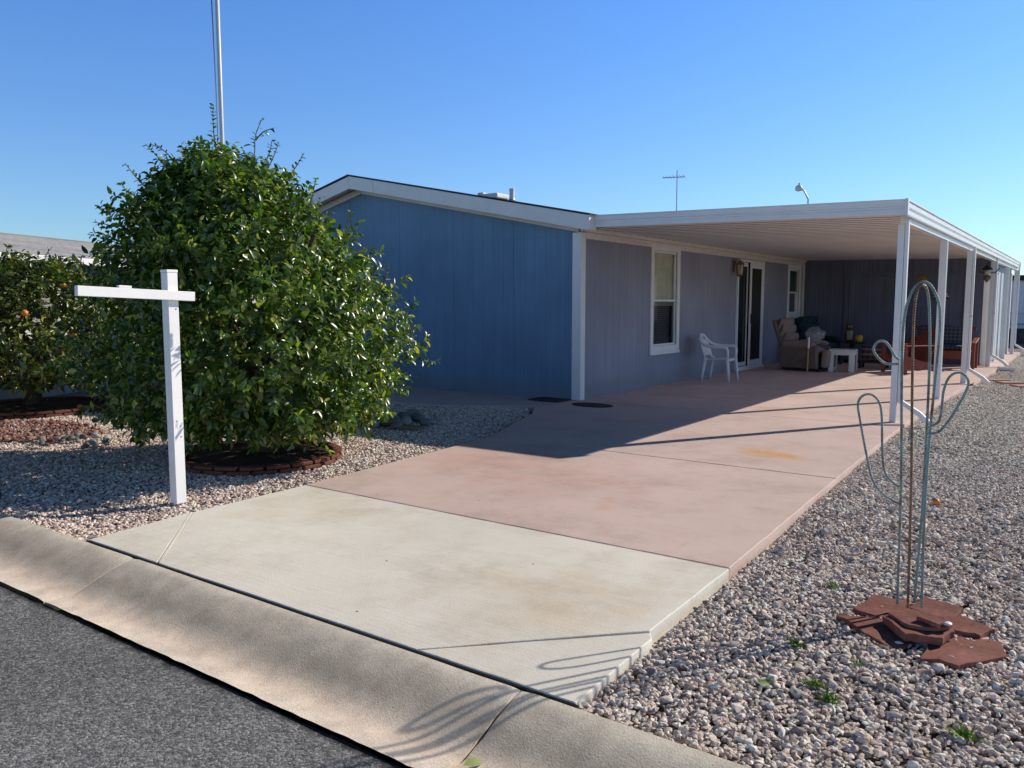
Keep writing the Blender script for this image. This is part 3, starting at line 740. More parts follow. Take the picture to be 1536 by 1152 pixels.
# ------------------------------------------------------------------ patio cover
cover = thing('patio_cover', 'long white aluminium patio cover on posts along the blue house', 'patio cover', (-4, 10.2, 0))
CX0, CX1, CY0, CY1 = -5.865, -1.8, 10.2, 27.65
def cz(x): return 2.54 - .018 * (x - CX0)     # underside height: falls a little outward
cp = MB(); y = CY0 + .07; pit = .27; row = []
while y < CY1 - .1:
    row += [(y, .0), (y + .155, .0), (y + .16, .014), (y + .265, .014)]; y += pit
n = len(row)
for (yy, dz) in row: cp.v.append((HX + .02 if yy > HY + .2 else CX0 + .01, yy, cz(HX) - .005 + dz + .02))
for (yy, dz) in row: cp.v.append((CX1 - .06, yy, cz(CX1) + dz + .02))
cp.f = [(i, i + 1, n + i + 1, n + i) for i in range(n - 1)]
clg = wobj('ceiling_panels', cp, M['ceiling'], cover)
clg.data.materials.append(M['ceiling_groove_shade'])
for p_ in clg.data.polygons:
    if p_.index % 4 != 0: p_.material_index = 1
tp = MB().add([(HX + .02, HY + .2, 2.66), (CX1 - .04, CY0 + .04, 2.6), (CX1 - .04, CY1 - .04, 2.6), (HX + .02, CY1 - .04, 2.66)], [(0, 1, 2, 3)])
wobj('roof_sheet', tp, M['roof_white'], cover)
def gut(mb, a, b, out):
    """fascia rail: lip, recess, rib, lower lip. out = outward unit vector"""
    o = Vector(out); z = Vector((0, 0, 1))
    pr = [(0, 0), (.035, 0), (.04, .012), (.04, .06), (.022, .066), (.022, .088), (.045, .095), (.045, .15), (.06, .158), (.06, .172), (0, .172)]
    return mb.extrude([o * p[0] + z * p[1] for p in pr], a, b)
ff = gut(MB(), (CX0, CY0 + .04, cz(CX0) - .008), (CX1 + .0, CY0 + .04, cz(CX1) - .008), (0, -1, 0))
wobj('front_fascia', ff, M['alum'], cover)
fs = gut(MB(), (CX1 - .035, CY0 + .042, cz(CX1) - .008), (CX1 - .035, CY1, cz(CX1) - .008), (1, 0, 0))
wobj('side_gutter', fs, M['alum'], cover)
wobj('corner_cap', MB().box(CX1 - .01, CX1 + .028, CY0 - .024, CY0 + .05, cz(CX1) - .012, cz(CX1) + .17), M['alum'], cover, bevel=.003)
wobj('gutter_end_cap', MB().box(CX1 - .05, CX1 + .03, CY1 + .001, CY1 + .006, cz(CX1) - .01, cz(CX1) + .165), M['alum'], cover)
bm_ = MB().box(CX1 - .13, CX1 - .04, CY0 + .43, CY1 - .02, cz(CX1) - .075, cz(CX1) + .018)
wobj('beam', bm_, M['alum'], cover, bevel=.004)
def post(y, spout, x, h=.045):
    zt = cz(CX1) - .076
    po = wobj('post', MB().box(x - h, x + h, y - h, y + h, .0, zt), M['alum'], cover, bevel=.006)
    wparts('groove', MB().box(x - .01, x + .01, y - h - .0035, y - h - .0005, .02, zt - .01).box(x + h + .0005, x + h + .0035, y - .01, y + .01, .02, zt - .01), M['alum'], po)
    if spout:
        sx = x + h + .004; wd = .036; dp = .04
        s = MB()
        q = [Vector((px, y, pz)) for px, pz in ((sx, zt + .06), (sx, .31), (sx + .008, .25), (sx + .24, .09), (sx + .33, .0))]
        offs = [Vector((1, 0, 0)), Vector((1, 0, 0)), Vector((.8, 0, .9)), Vector((.6, 0, 1.4)), Vector((1.0, 0, 1.25))]
        for c, o in zip(q, offs):
            s.v += [tuple(c + Vector((0, -wd, 0))), tuple(c + Vector((0, wd, 0))), tuple(c + o * dp + Vector((0, wd, 0))), tuple(c + o * dp + Vector((0, -wd, 0)))]
        for i in range(len(q) - 1):
            for k in range(4): s.f.append((i * 4 + k, i * 4 + (k + 1) % 4, i * 4 + 4 + (k + 1) % 4, i * 4 + 4 + k))
        s.f += [(3, 2, 1, 0), (16, 17, 18, 19)]
        wobj('downspout', s, M['alum'], cover, bevel=.006)
        wobj('bracket', MB().box(sx - .001, sx + dp + .003, y - wd - .004, y - wd - .001, 1.2, 1.24), M['galv'], cover)
for yy, sp_, px_, hh in ((10.68, 1, -1.915, .037), (13.7, 0, -1.865, .05), (16.67, 1, -1.845, .045), (21.45, 1, -1.90, .045), (24.6, 0, -1.86, .05), (27.3, 1, -1.84, .045)): post(yy, sp_, px_, hh)
for (x, y, rz, lab) in ((-1.48, 20.9, .2, 'white concrete splash block by the red pavers'), (-1.4, 27.1, 0, 'pale splash block at the farthest downspout foot')):
    sb = MB().box(-.17, .17, -.12, .12, 0, .035).box(-.17, .17, -.12, -.09, .035, .07).box(-.17, .17, .09, .12, .035, .07)
    o = obj('splash_block', sb, M['pale_stone'], None, bevel=.008); o.location = (x, y, -.03); o.rotation_euler.z = rz; tag(o, lab, 'splash block', 'splash blocks under the downspouts')

# ------------------------------------------------------------------ storage room closing the patio
shed = thing('storage_shed', 'dark grooved storage room closing the far end of the patio', 'shed', (-4, BY, 0))
SXR = -1.975
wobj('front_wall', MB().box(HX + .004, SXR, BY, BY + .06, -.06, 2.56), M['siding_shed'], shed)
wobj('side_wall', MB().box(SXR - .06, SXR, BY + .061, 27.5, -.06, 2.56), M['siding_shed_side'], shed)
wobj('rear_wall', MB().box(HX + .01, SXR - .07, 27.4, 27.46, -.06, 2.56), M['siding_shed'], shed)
tr = MB().box(SXR - .12, SXR + .02, BY - .022, BY - .002, -.05, 2.3).box(SXR + .002, SXR + .022, BY - .0, BY + .12, -.05, 2.3)
wobj('corner_trim', tr, M['trim'], shed, bevel=.003)
# double doors on the front
dl = wobj('double_door', MB().box(-5.05, -3.72, BY - .03, BY - .002, .03, 2.12), M['siding_shed'], shed, bevel=.003)
dl2 = wparts('door_trim', MB().box(-5.16, -5.06, BY - .04, BY - .003, .03, 2.22).box(-3.71, -3.61, BY - .04, BY - .003, .03, 2.22).box(-5.05, -3.72, BY - .04, BY - .003, 2.13, 2.22).box(-3.6, -2.45, BY - .03, BY - .003, 2.15, 2.2).box(-2.5, -2.44, BY - .031, BY - .003, .03, 2.149), M['siding_shed'], shed)
wobj('hasp', MB().box(-3.95, -3.72, BY - .06, BY - .031, 1.36, 1.4).box(-3.8, -3.75, BY - .075, BY - .05, 1.27, 1.35), M['galv'], dl, bevel=.004)
wobj('knob', MB().lathe([(.02, 0), (.035, .02), (.035, .05), (.02, .06)], (-3.86, BY - .07, 1.0), 12), M['black_metal'], dl)
# door and trim strips on the sunlit side
sd = wobj('side_door', MB().box(SXR + .002, SXR + .03, 22.3, 23.4, .06, 2.15), M['siding_shed_side'], shed, bevel=.003)
wparts('hinge', MB().box(SXR + .031, SXR + .045, 22.34, 22.5, 1.8, 1.86).box(SXR + .031, SXR + .045, 22.34, 22.5, .4, .46), M['galv'], sd)
wparts('side_trim', MB().box(SXR + .002, SXR + .035, 22.15, 22.28, -.05, 2.2).box(SXR + .002, SXR + .035, 23.42, 23.56, -.05, 2.2).box(SXR + .002, SXR + .03, 25.2, 25.34, -.05, 2.3).box(SXR + .002, SXR + .03, 27.3, 27.48, -.05, 2.3), M['trim'], shed, bevel=.003)

# ------------------------------------------------------------------ lights and ornaments on the walls
def lantern(name, label, loc, rz, s=1.0):
    t = thing(name, label, 'lantern', loc, rz)
    obj('back_plate', MB().box(.002, .02, -.05 * s, .05 * s, -.1 * s, .12 * s), M['lamp_metal'], t, bevel=.006)
    obj('arm', MB().tube(spline([(.02, 0, .02), (.06, 0, .1 * s), (.12 * s, 0, .13 * s), (.13 * s, 0, .1 * s)], 5), .01, 8), M['lamp_metal'], t, smooth=True)
    obj('cap', MB().lathe([(.012, .12), (.05, .09), (.085, .05), (.09, .035)], (.13 * s, 0, 0), 8, s, s), M['lamp_metal'], t)
    c = MB()
    for k in range(6):
        aa = k * PI / 3
        c.tube([(.13 * s + .07 * s * math.cos(aa), .07 * s * math.sin(aa), .035), (.13 * s + .055 * s * math.cos(aa), .055 * s * math.sin(aa), -.16 * s)], .006, 5)
    c.lathe([(.06, -.16 * s), (.06, -.175 * s), (.02, -.2 * s)], (.13 * s, 0, 0), 8, s, s)
    obj('cage', c, M['lamp_metal'], t)
    obj('lamp_glass', MB().lathe([(.05, -.155 * s), (.062, .03)], (.13 * s, 0, 0), 12, s, s), M['lamp_glass'], t, smooth=True)
    return t
lantern('wall_lantern', 'weathered brass wall lantern beside the sliding door', (HX + .002, 16.62, 2.22), 0, 1.1)
t = thing('scroll_lantern', 'dark iron lantern with scroll bracket near the shed corner', 'lantern', (-2.0, 21.3, 2.16))
t.scale = (.72, .72, .78)
obj('cap', MB().lathe([(.02, .2), (.06, .17), (.14, .09), (.15, .06), (.06, .05)], (0, 0, 0), 14), M['black_metal'], t, smooth=True)
obj('lamp_glass', MB().lathe([(.06, .05), (.085, 0), (.06, -.1)], (0, 0, 0), 14), M['lamp_glass'], t, smooth=True)
obj('cage', MB().lathe([(.06, -.1), (.11, -.13), (.1, -.2), (.05, -.26), (.02, -.3)], (0, 0, 0), 14), M['lamp_metal'], t, smooth=True)
parts('bracket', MB().tube(spline([(.1, 0, -.02), (.2, 0, -.03), (.28, 0, .04), (.33, 0, .12)], 6), .014, 8).tube(spline([(-.1, 0, -.03), (-.18, 0, 0), (-.24, 0, .06)], 6), .012, 8).tube([(0, 0, .2), (0, 0, .3)], .012, 8), M['black_metal'], t, smooth=True)
t = thing('sun_plaque', 'round faded yellow wall plaque on the storage room', 'plaque', (-3.38, BY - .005, 1.98))
sp = MB()
for k in range(32):
    pass
ring = [((.125 + .014 * math.cos(14 * 2 * PI * i / 84)) * math.cos(2 * PI * i / 84), (.125 + .014 * math.cos(14 * 2 * PI * i / 84)) * math.sin(2 * PI * i / 84)) for i in range(84)]
sp.v = [(x, 0, z) for x, z in ring] + [(x, -.02, z) for x, z in ring]; sp.f = [tuple(range(84)), tuple(range(167, 83, -1))] + [(i, 84 + i, 84 + (i + 1) % 84, (i + 1) % 84) for i in range(84)]
obj('disc', sp, M['yellow_old'], t)
obj('boss', MB().sheet(lambda u, v: (.085 * math.sin(u * PI / 2) * math.cos(v * 2 * PI), -.021 - .02 * math.cos(u * PI / 2), .085 * math.sin(u * PI / 2) * math.sin(v * 2 * PI)), 6, 24), M['yellow_old'], t, smooth=True)
t = thing('wall_shelf', 'small pale shelf holding knick-knacks on the dark storage wall', 'shelf', (-2.95, BY, 1.62))
obj('board', MB().box(-.16, .16, -.14, -.002, -.02, 0), M['resin2'], t, bevel=.004)
obj('lower_board', MB().box(-.12, .12, -.12, -.002, -.1, -.085), M['galv'], t)
parts('bracket', MB().box(-.13, -.11, -.1, -.003, -.084, -.021).box(.11, .13, -.1, -.003, -.084, -.021), M['black_metal'], t)
for k, (x, h) in enumerate(((-.08, .1), (.02, .16), (.1, .08))):
    o = obj('figurine', MB().lathe([(.025, 0), (.03, h * .4), (.015, h * .7), (.02, h * .85), (.008, h)], (0, 0, 0), 10), M['resin2'] if k != 1 else M['galv'], None, smooth=True)
    o.location = (-2.95 + x, BY - .07, 1.6205)
    tag(o, ('squat pale figurine on the left of the small wall shelf', 'tall grey figurine in the middle of the small wall shelf', 'lowest pale figurine on the right of the small wall shelf')[k], 'figurine', 'figurines on the wall shelf')

# ------------------------------------------------------------------ patio furniture
def resin_chair(loc, rz):
    t = thing('plastic_chair', 'white moulded plastic armchair against the side wall', 'chair', loc, rz)
    W = .26; m = M['resin']
    def seat(u, v):
        x = -.2 + .43 * u; y = (-.235 + .47 * v)
        return (x, y, .43 - .012 * math.cos((v - .5) * PI) + .015 * (u > .9) * 0 - .02 * (1 - u) - (.035 if u > .99 else 0))
    obj('seat', MB().sheet(seat, 14, 12), m, t, smooth=True, solid=.016)
    # back: solid sheet with two finger slots and a gap lower down
    nu, nv = 22, 24; bk = MB()
    def bp(u, v):     # u across, v up
        y = (u - .5) * 2
        z = .44 + .44 * v; hw = .215 + .02 * math.sin(v * PI) - (.11 * max(0, (v - .68) / .32) ** 2.2)
        return (-.2 - .14 * v - .035 * (1 - y * y) * .8, y * hw, z)
    for i in range(nu + 1):
        for k in range(nv + 1): bk.v.append(bp(i / nu, k / nv))
    for i in range(nu):
        for k in range(nv):
            u = (i + .5) / nu; v = (k + .5) / nv
            if (.2 < u < .38 or .62 < u < .8) and .77 < v < .87: continue
            if .12 < u < .88 and .5 < v < .56: continue
            if .12 < u < .88 and v < .09: continue
            bk.f.append((i * (nv + 1) + k, (i + 1) * (nv + 1) + k, (i + 1) * (nv + 1) + k + 1, i * (nv + 1) + k + 1))
    obj('backrest', bk, m, t, smooth=True, solid=.014)
    for s in (-1, 1):
        obj('armrest', MB().tube(spline([(-.33, s * .19, .8), (-.24, s * .25, .7), (-.1, s * .285, .655), (.1, s * .29, .65), (.2, s * .285, .64), (.235, s * .275, .58), (.235, s * .262, .46)], 6), [.022 + .006 * math.sin(i / 36 * PI) for i in range(37)], 10), m, t, smooth=True)
        obj('leg', MB().tube([(.225, s * .25, .45), (.255, s * .275, .2), (.275, s * .285, 0)], [.036, .028, .021], 10), m, t, smooth=True)
        obj('leg', MB().tube([(-.19, s * .22, .45), (-.225, s * .24, .2), (-.25, s * .25, 0)], [.034, .026, .02], 10), m, t, smooth=True)
    return t
resin_chair((-5.62, 14.47, .002), R(4))

def cushion(mb, sx, sy, sz, c, rot=None, pinch=.35):
    """pillow-like rounded block"""
    def f(u, v, sgn):
        x = (u - .5) * 2; y = (v - .5) * 2
        e = max(0, (1 - abs(x) ** 3.2)) ** .5 * max(0, (1 - abs(y) ** 3.2)) ** .5
        p = Vector((x * sx / 2 * (1 - .06 * (1 - e)), y * sy / 2 * (1 - .06 * (1 - e)), sgn * sz / 2 * e))
        p = (rot @ p) if rot is not None else p
        return p + Vector(c)
    mb.sheet(lambda u, v: f(u, v, 1), 14, 14); mb.sheet(lambda u, v: f(u, v, -1), 14, 14)
    return mb

def recliner(name, label, loc, rz, fab, dark, foot=True):
    t = thing(name, label, 'recliner', loc, rz)
    b = MB()
    for s in (-1, 1): b.add([(-.42, s * .40, .06), (.42, s * .40, .06), (.4, s * .40, .52), (-.46, s * .40, .56), (-.42, s * .27, .06), (.42, s * .27, .06), (.4, s * .27, .52), (-.46, s * .27, .56)],
                            [(0, 1, 2, 3), (7, 6, 5, 4), (0, 4, 5, 1), (1, 5, 6, 2), (2, 6, 7, 3), (3, 7, 4, 0)])
    obj('body', b, dark, t, bevel=.04, seg=3)
    for s in (-1, 1):
        am = MB(); cushion(am, .78, .17, .16, (-.02, s * .335, .575)); obj('armrest', am, fab, t, smooth=True)
    st = MB(); cushion(st, .66, .54, .24, (.04, 0, .42)); obj('seat_cushion', st, fab, t, smooth=True)
    rot = Matrix.Rotation(R(-70), 3, 'Y')
    bk = MB(); 
    bk.obox(Matrix.Translation((-.47, 0, .75)) @ Matrix.Rotation(R(-20), 4, 'Y'), -.07, .02, -.34, .34, -.42, .36)
    obj('back_shell', bk, dark, t, bevel=.05, seg=3)
    for k, (zz, xx, hh) in enumerate(((.64, -.375, .36), (.82, -.44, .36), (.97, -.49, .34))):
        c = MB(); cushion(c, hh, .62, .22, (xx, 0, zz), rot); obj('back_cushion', c, fab, t, smooth=True)
    if foot:
        f = MB(); f.obox(Matrix.Translation((.5, 0, .3)) @ Matrix.Rotation(R(4), 4, 'Y'), -.06, .08, -.26, .26, -.22, .16)
        obj('footrest', f, fab, t, bevel=.05, seg=3)
    obj('base', MB().box(-.4, .44, -.3, .3, .005, .058), M['dark_wood'], t, bevel=.01)
    obj('lever', MB().tube([(.02, -.405, .2), (.2, -.43, .32)], .014, 8), M['lamp_metal'], t)
    return t
recliner('tan_recliner', 'tan upholstered recliner with rolled back beside the sliding door', (-5.02, 17.95, .002), R(-8), M['tan_fabric'], M['tan_dark'])
recliner('teal_recliner', 'dark teal recliner in the patio corner behind the tan one', (-5.35, 20.3, .002), R(-35), M['teal_fabric'], M['teal_fabric'], False)
o = MB()
random.seed(4)
def bagf(u, v):
    th = u * 2 * PI; ph = v * PI; r = .19 + .05 * noise.noise((math.cos(th) * 2.1, math.sin(th) * 2.1, ph * 2))
    return (r * math.cos(th) * math.sin(ph), r * math.sin(th) * math.sin(ph), .17 + r * math.cos(ph) * .9)
o.sheet(bagf, 28, 16); ob = obj('plastic_bag', o, M['clear'], None, smooth=True); ob.location = (-4.78, 17.72, .60); tag(ob, 'crumpled clear plastic bag on the tan recliner arm', 'bag')
t = thing('walking_stick', 'bamboo stick with white upper end leaning on the tan recliner', 'stick', (-4.83, 17.42, .002))
obj('shaft', MB().tube([(0, 0, 0), (.0, .03, .5)], .016, 10), M['cane'], t)
obj('grip', MB().tube([(0, .0301, .5), (.0, .045, .73)], .022, 10), M['resin'], t)
# white parsons table
t = thing('side_table', 'small square white plastic side table right of the recliner', 'table', (-4.27, 18.06, .002), R(5))
obj('tabletop', MB().box(-.25, .25, -.25, .25, .44, .475), M['resin2'], t, bevel=.006)
parts('apron', MB().box(-.25, .25, -.25, -.235, .36, .439).box(-.25, .25, .235, .25, .36, .439).box(-.25, -.235, -.234, .234, .36, .439).box(.235, .25, -.234, .234, .36, .439), M['resin2'], t)
for sx in (-1, 1):
    for sy in (-1, 1):
        obj('leg', MB().box(*(sorted((sx * .254, sx * .15))), *(sorted((sy * .254, sy * .23))), 0, .438).box(*(sorted((sx * .256, sx * .235))), *(sorted((sy * .229, sy * .15))), 0, .438), M['resin2'], t, bevel=.004)
# dark round table with the bird decoy and the yellow pot
t = thing('round_table', 'dark round occasional table against the storage wall', 'table', (-4.75, 20.95, .002))
obj('tabletop', MB().lathe([(.3, .47), (.31, .485), (.3, .5)], (0, 0, 0), 28), M['dark_wood'], t, bevel=.004)
obj('pedestal', MB().lathe([(.2, 0), (.2, .03), (.06, .08), (.04, .3), (.07, .469)], (0, 0, 0), 16), M['dark_wood'], t, smooth=True)
t = thing('owl_decoy', 'painted owl decoy perched on the dark round table', 'decoy', (-4.82, 20.9, .503), R(-70))
obj('body', MB().lathe([(.04, 0), (.09, .03), (.11, .1), (.105, .2), (.08, .29), (.075, .31)], (0, 0, 0), 16, .9, 1), M['bird_dark'], t, smooth=True)
hd = MB().lathe([(.05, .3), (.075, .33), (.085, .38), (.075, .43), (.03, .455)], (.01, 0, 0), 16); hd.tube([(.01, .05, .43), (0, .065, .48)], [.02, .003], 6).tube([(.01, -.05, .43), (0, -.065, .48)], [.02, .003], 6)
obj('head', hd, M['bird_dark'], t, smooth=True)
obj('breast', MB().sheet(lambda u, v: ((.106 - .03 * abs(u - .5)) * math.cos((v - .5) * 1.6) + .004, .105 * math.sin((v - .5) * 1.6), .06 + .22 * u), 8, 10), M['bird_light'], t, smooth=True)
obj('face_disc', MB().sheet(lambda u, v: (.094, .03 * (-1 if v < .5 else 1) + .026 * u * math.cos(v * 4 * PI), .385 + .026 * u * math.sin(v * 4 * PI)), 2, 32), M['yellow_old'], t)
obj('tail', MB().obox(Matrix.Translation((-.1, 0, .06)) @ Matrix.Rotation(R(30), 4, 'Y'), -.015, .015, -.05, .05, -.1, .12), M['bird_dark'], t, bevel=.01)
ob = obj('flower_pot', MB().lathe([(.05, 0), (.085, .06), (.09, .13), (.075, .16), (.08, .17), (.065, .17), (.06, .15)], (0, 0, 0), 18), M['yellow'], None, smooth=True); ob.location = (-4.58, 20.85, .503); tag(ob, 'small round yellow ceramic pot beside the owl decoy', 'pot')
# plaid pillow on a low stool
t = thing('footstool', 'low dark wooden footstool under the plaid pillow', 'stool', (-3.93, 19.4, .002))
obj('stool_top', MB().box(-.3, .3, -.2, .2, .12, .16), M['dark_wood'], t, bevel=.008)
for sx in (-1, 1):
    for sy in (-1, 1): obj('leg', MB().box(*sorted((sx * .28, sx * .23)), *sorted((sy * .18, sy * .13)), 0, .119), M['dark_wood'], t)
c = MB(); cushion(c, .52, .36, .2, (0, 0, 0), Matrix.Rotation(R(62), 3, 'X')); ob = obj('plaid_pillow', c, M['plaid_red'], None, smooth=True); ob.location = (-3.95, 19.38, .335); tag(ob, 'dark red and white plaid pillow standing on the footstool', 'pillow')
# adirondack chair (local +x = facing)
def adirondack(loc, rz):
    t = thing('adirondack_chair', 'red wooden slatted garden armchair turned toward the house', 'chair', loc, rz)
    m = M['red_wood']; s = MB()
    for k in range(6):
        x = .3 - k * .1; z = .36 - k * .028
        s.obox(Matrix.Translation((x, 0, z)) @ Matrix.Rotation(R(-14), 4, 'Y'), -.045, .045, -.27, .27, -.01, .01)
    obj('seat', s, m, t, bevel=.004)
    b = MB()
    for k in range(7):
        y = (k - 3) * .088; h = .8 - .028 * (k - 3) ** 2
        b.obox(Matrix.Translation((-.24, y * 1.0, .24)) @ Matrix.Rotation(R(-26), 4, 'Y'), -.01, .01, -.04, .04, 0, h)
    obj('backrest', b, m, t, bevel=.004)
    obj('back_rail', MB().obox(Matrix.Translation((-.24, 0, .24)) @ Matrix.Rotation(R(-26), 4, 'Y'), -.035, -.012, -.33, .33, .26, .33), m, t, bevel=.004)
    for q in (-1, 1):
        obj('armrest', MB().box(-.5, .42, q * .33 - .065, q * .33 + .065, .56, .585), m, t, bevel=.01)
        obj('leg', MB().box(.3, .4, q * .31 - .012, q * .31 + .012, 0, .559), m, t, bevel=.004)
        obj('leg', MB().add([(.4, q * .285 - .012, .28), (.4, q * .285 - .012, .4), (-.55, q * .285 - .012, .1), (-.62, q * .285 - .012, 0), (-.48, q * .285 - .012, 0),
                             (.4, q * .285 + .012, .28), (.4, q * .285 + .012, .4), (-.55, q * .285 + .012, .1), (-.62, q * .285 + .012, 0), (-.48, q * .285 + .012, 0)],
                            [(0, 1, 2, 3, 4), (9, 8, 7, 6, 5), (0, 5, 6, 1), (1, 6, 7, 2), (2, 7, 8, 3), (3, 8, 9, 4), (4, 9, 5, 0)]), m, t, bevel=.003)
    return t
adirondack((-3.1, 18.6, .002), R(232))
# garden bench facing the street
t = thing('garden_bench', 'red wooden garden bench with blue plaid cushions by the storage wall', 'bench', (-2.72, 20.5, .002), R(-90))
m = M['red_wood']; s = MB()
for k in range(5): s.box(-.22 + k * .1, -.13 + k * .1, -.6, .6, .38, .405)
obj('seat', s, m, t, bevel=.004)
obj('front_rail', MB().box(.255, .285, -.6, .6, .22, .4), m, t, bevel=.004)
s = MB()
for k in range(9): s.obox(Matrix.Translation((-.26, -.52 + k * .13, .36)) @ Matrix.Rotation(R(-12), 4, 'Y'), -.012, .012, -.04, .04, 0, .5)
s.obox(Matrix.Translation((-.26, 0, .36)) @ Matrix.Rotation(R(-12), 4, 'Y'), -.02, .02, -.62, .62, .5, .57)
obj('backrest', s, m, t, bevel=.004)
for q in (-1, 1):
    obj('armrest', MB().obox(Matrix.Translation((0, q * .64, .62)) @ Matrix.Rotation(R(8), 4, 'Y'), -.34, .36, -.05, .05, -.012, .014), m, t, bevel=.008)
    obj('leg', MB().box(.24, .31, q * .645 - .03, q * .645 + .03, 0, .58), m, t, bevel=.004)
    obj('leg', MB().box(-.34, -.27, q * .645 - .03, q * .645 + .03, 0, .62), m, t, bevel=.004)
def bench_cushion(name, sx, sy, sz, loc, rot, lab):
    c = MB(); cushion(c, sx, sy, sz, (0, 0, 0), None); o = obj(name, c, M['plaid_blue'], None, smooth=True); o.location = loc; o.rotation_euler = rot; tag(o, lab, 'cushion', 'plaid bench cushions'); return o
M['plaid_blue2'] = plaidmat('blue_plaid_flat', (.03, .042, .065), (.065, .085, .115), (.12, .135, .15), 'XY', 12)
for kk in ('plaid_blue',): M[kk] = M['plaid_blue2']
bench_cushion('seat_cushion', 1.16, .5, .12, (-2.72, 20.47, .47), (0, 0, 0), 'blue plaid cushion lying flat on the bench seat')
bench_cushion('back_cushion', 1.1, .46, .13, (-2.72, 20.66, .73), (R(78), 0, 0), 'blue plaid cushion standing against the bench back')

# mats
mt = MB().prism([(-6.85, 9.95), (-6.32, 9.95), (-6.3, 10.3), (-6.83, 10.32)], .001, .015)
tag(obj('door_mat', mt, M['mat'], None, bevel=.004), 'dark rectangular mat on the path at the house corner', 'mat')
mo = [(-5.72 + .32 * math.cos(i / 24 * 2 * PI), 9.93 + .2 * math.sin(i / 24 * 2 * PI)) for i in range(24)]
tag(obj('round_mat', MB().prism(mo, .0015, .014), M['mat'], None, bevel=.004), 'dark oval mat on the pink slab at the house corner', 'mat')

# ------------------------------------------------------------------ sign post (yard arm)
t = thing('sign_post', 'white square post with long horizontal sign arm in the gravel', 'sign post', (-5.46, 3.34, -.03))
obj('post', MB().box(-.041, .041, -.041, .041, 0, 1.70), M['post_white'], t, bevel=.004)
obj('cap', MB().box(-.044, .044, -.044, .044, 1.701, 1.722), M['post_white'], t, bevel=.004)
ar = MB(); am = Matrix.Translation((.053, 0, 1.535)) @ Matrix.Rotation(R(-2.2), 4, 'X')
ar.obox(am, -.011, .03, -.70, .15, -.034, .034)
obj('arm', ar, M['post_white'], t, bevel=.004)
obj('sign_clip', MB().obox(am, -.005, .025, -.42, -.33, .035, .052), M['post_white'], t, bevel=.003)
bo = MB()
for (y, z) in ((.02, 1.44), (-.01, .62), (.02, .5), (-.02, .5), (.02, .58)): bo.tube([(.041, y, z), (.0445, y, z)], .006, 8)
parts('bolt', bo, M['galv'], t)

# ------------------------------------------------------------------ citrus bush and orange tree
LT = np.array([[0, 0, 0], [.3, -.46, .09], [.33, 0, 0], [.3, .46, .09], [.68, -.38, .05], [.68, 0, -.04], [.68, .38, .05], [1, 0, -.14]])
LF = [(0, 2, 1), (0, 3, 2), (1, 2, 5, 4), (2, 3, 6, 5), (4, 5, 7), (5, 6, 7)]
def leaves_obj(name, pos, dr, nr, ln, wd, mat, parent):
    n = len(pos); dr = dr / np.linalg.norm(dr, axis=1)[:, None]
    sd = np.cross(nr, dr); sd /= np.maximum(np.linalg.norm(sd, axis=1), 1e-6)[:, None]; up = np.cross(dr, sd)
    v = pos[:, None, :] + LT[None, :, 0:1] * (dr * ln[:, None])[:, None, :] + LT[None, :, 1:2] * (sd * wd[:, None])[:, None, :] + LT[None, :, 2:3] * (up * ln[:, None])[:, None, :]
    v = v.reshape(-1, 3)
    nv = 8; flat = []; starts = []; tot = []
    tmpl = [i for f in LF for i in f]; lens = [len(f) for f in LF]
    loops = (np.array(tmpl)[None, :] + (np.arange(n) * nv)[:, None]).reshape(-1)
    lt_ = np.tile(np.array(lens), n); ls = np.concatenate([[0], np.cumsum(lt_)[:-1]])
    me = bpy.data.meshes.new(name); me.vertices.add(len(v)); me.vertices.foreach_set('co', v.astype(np.float32).ravel())
    me.loops.add(len(loops)); me.loops.foreach_set('vertex_index', loops.astype(np.int32))
    me.polygons.add(len(lt_)); me.polygons.foreach_set('loop_start', ls.astype(np.int32)); me.polygons.foreach_set('loop_total', lt_.astype(np.int32))
    me.polygons.foreach_set('use_smooth', np.ones(len(lt_), dtype=bool))
    me.update(calc_edges=True); me.validate(); me.materials.append(mat)
    o = bpy.data.objects.new(name, me); col.objects.link(o); o.parent = parent
    return o

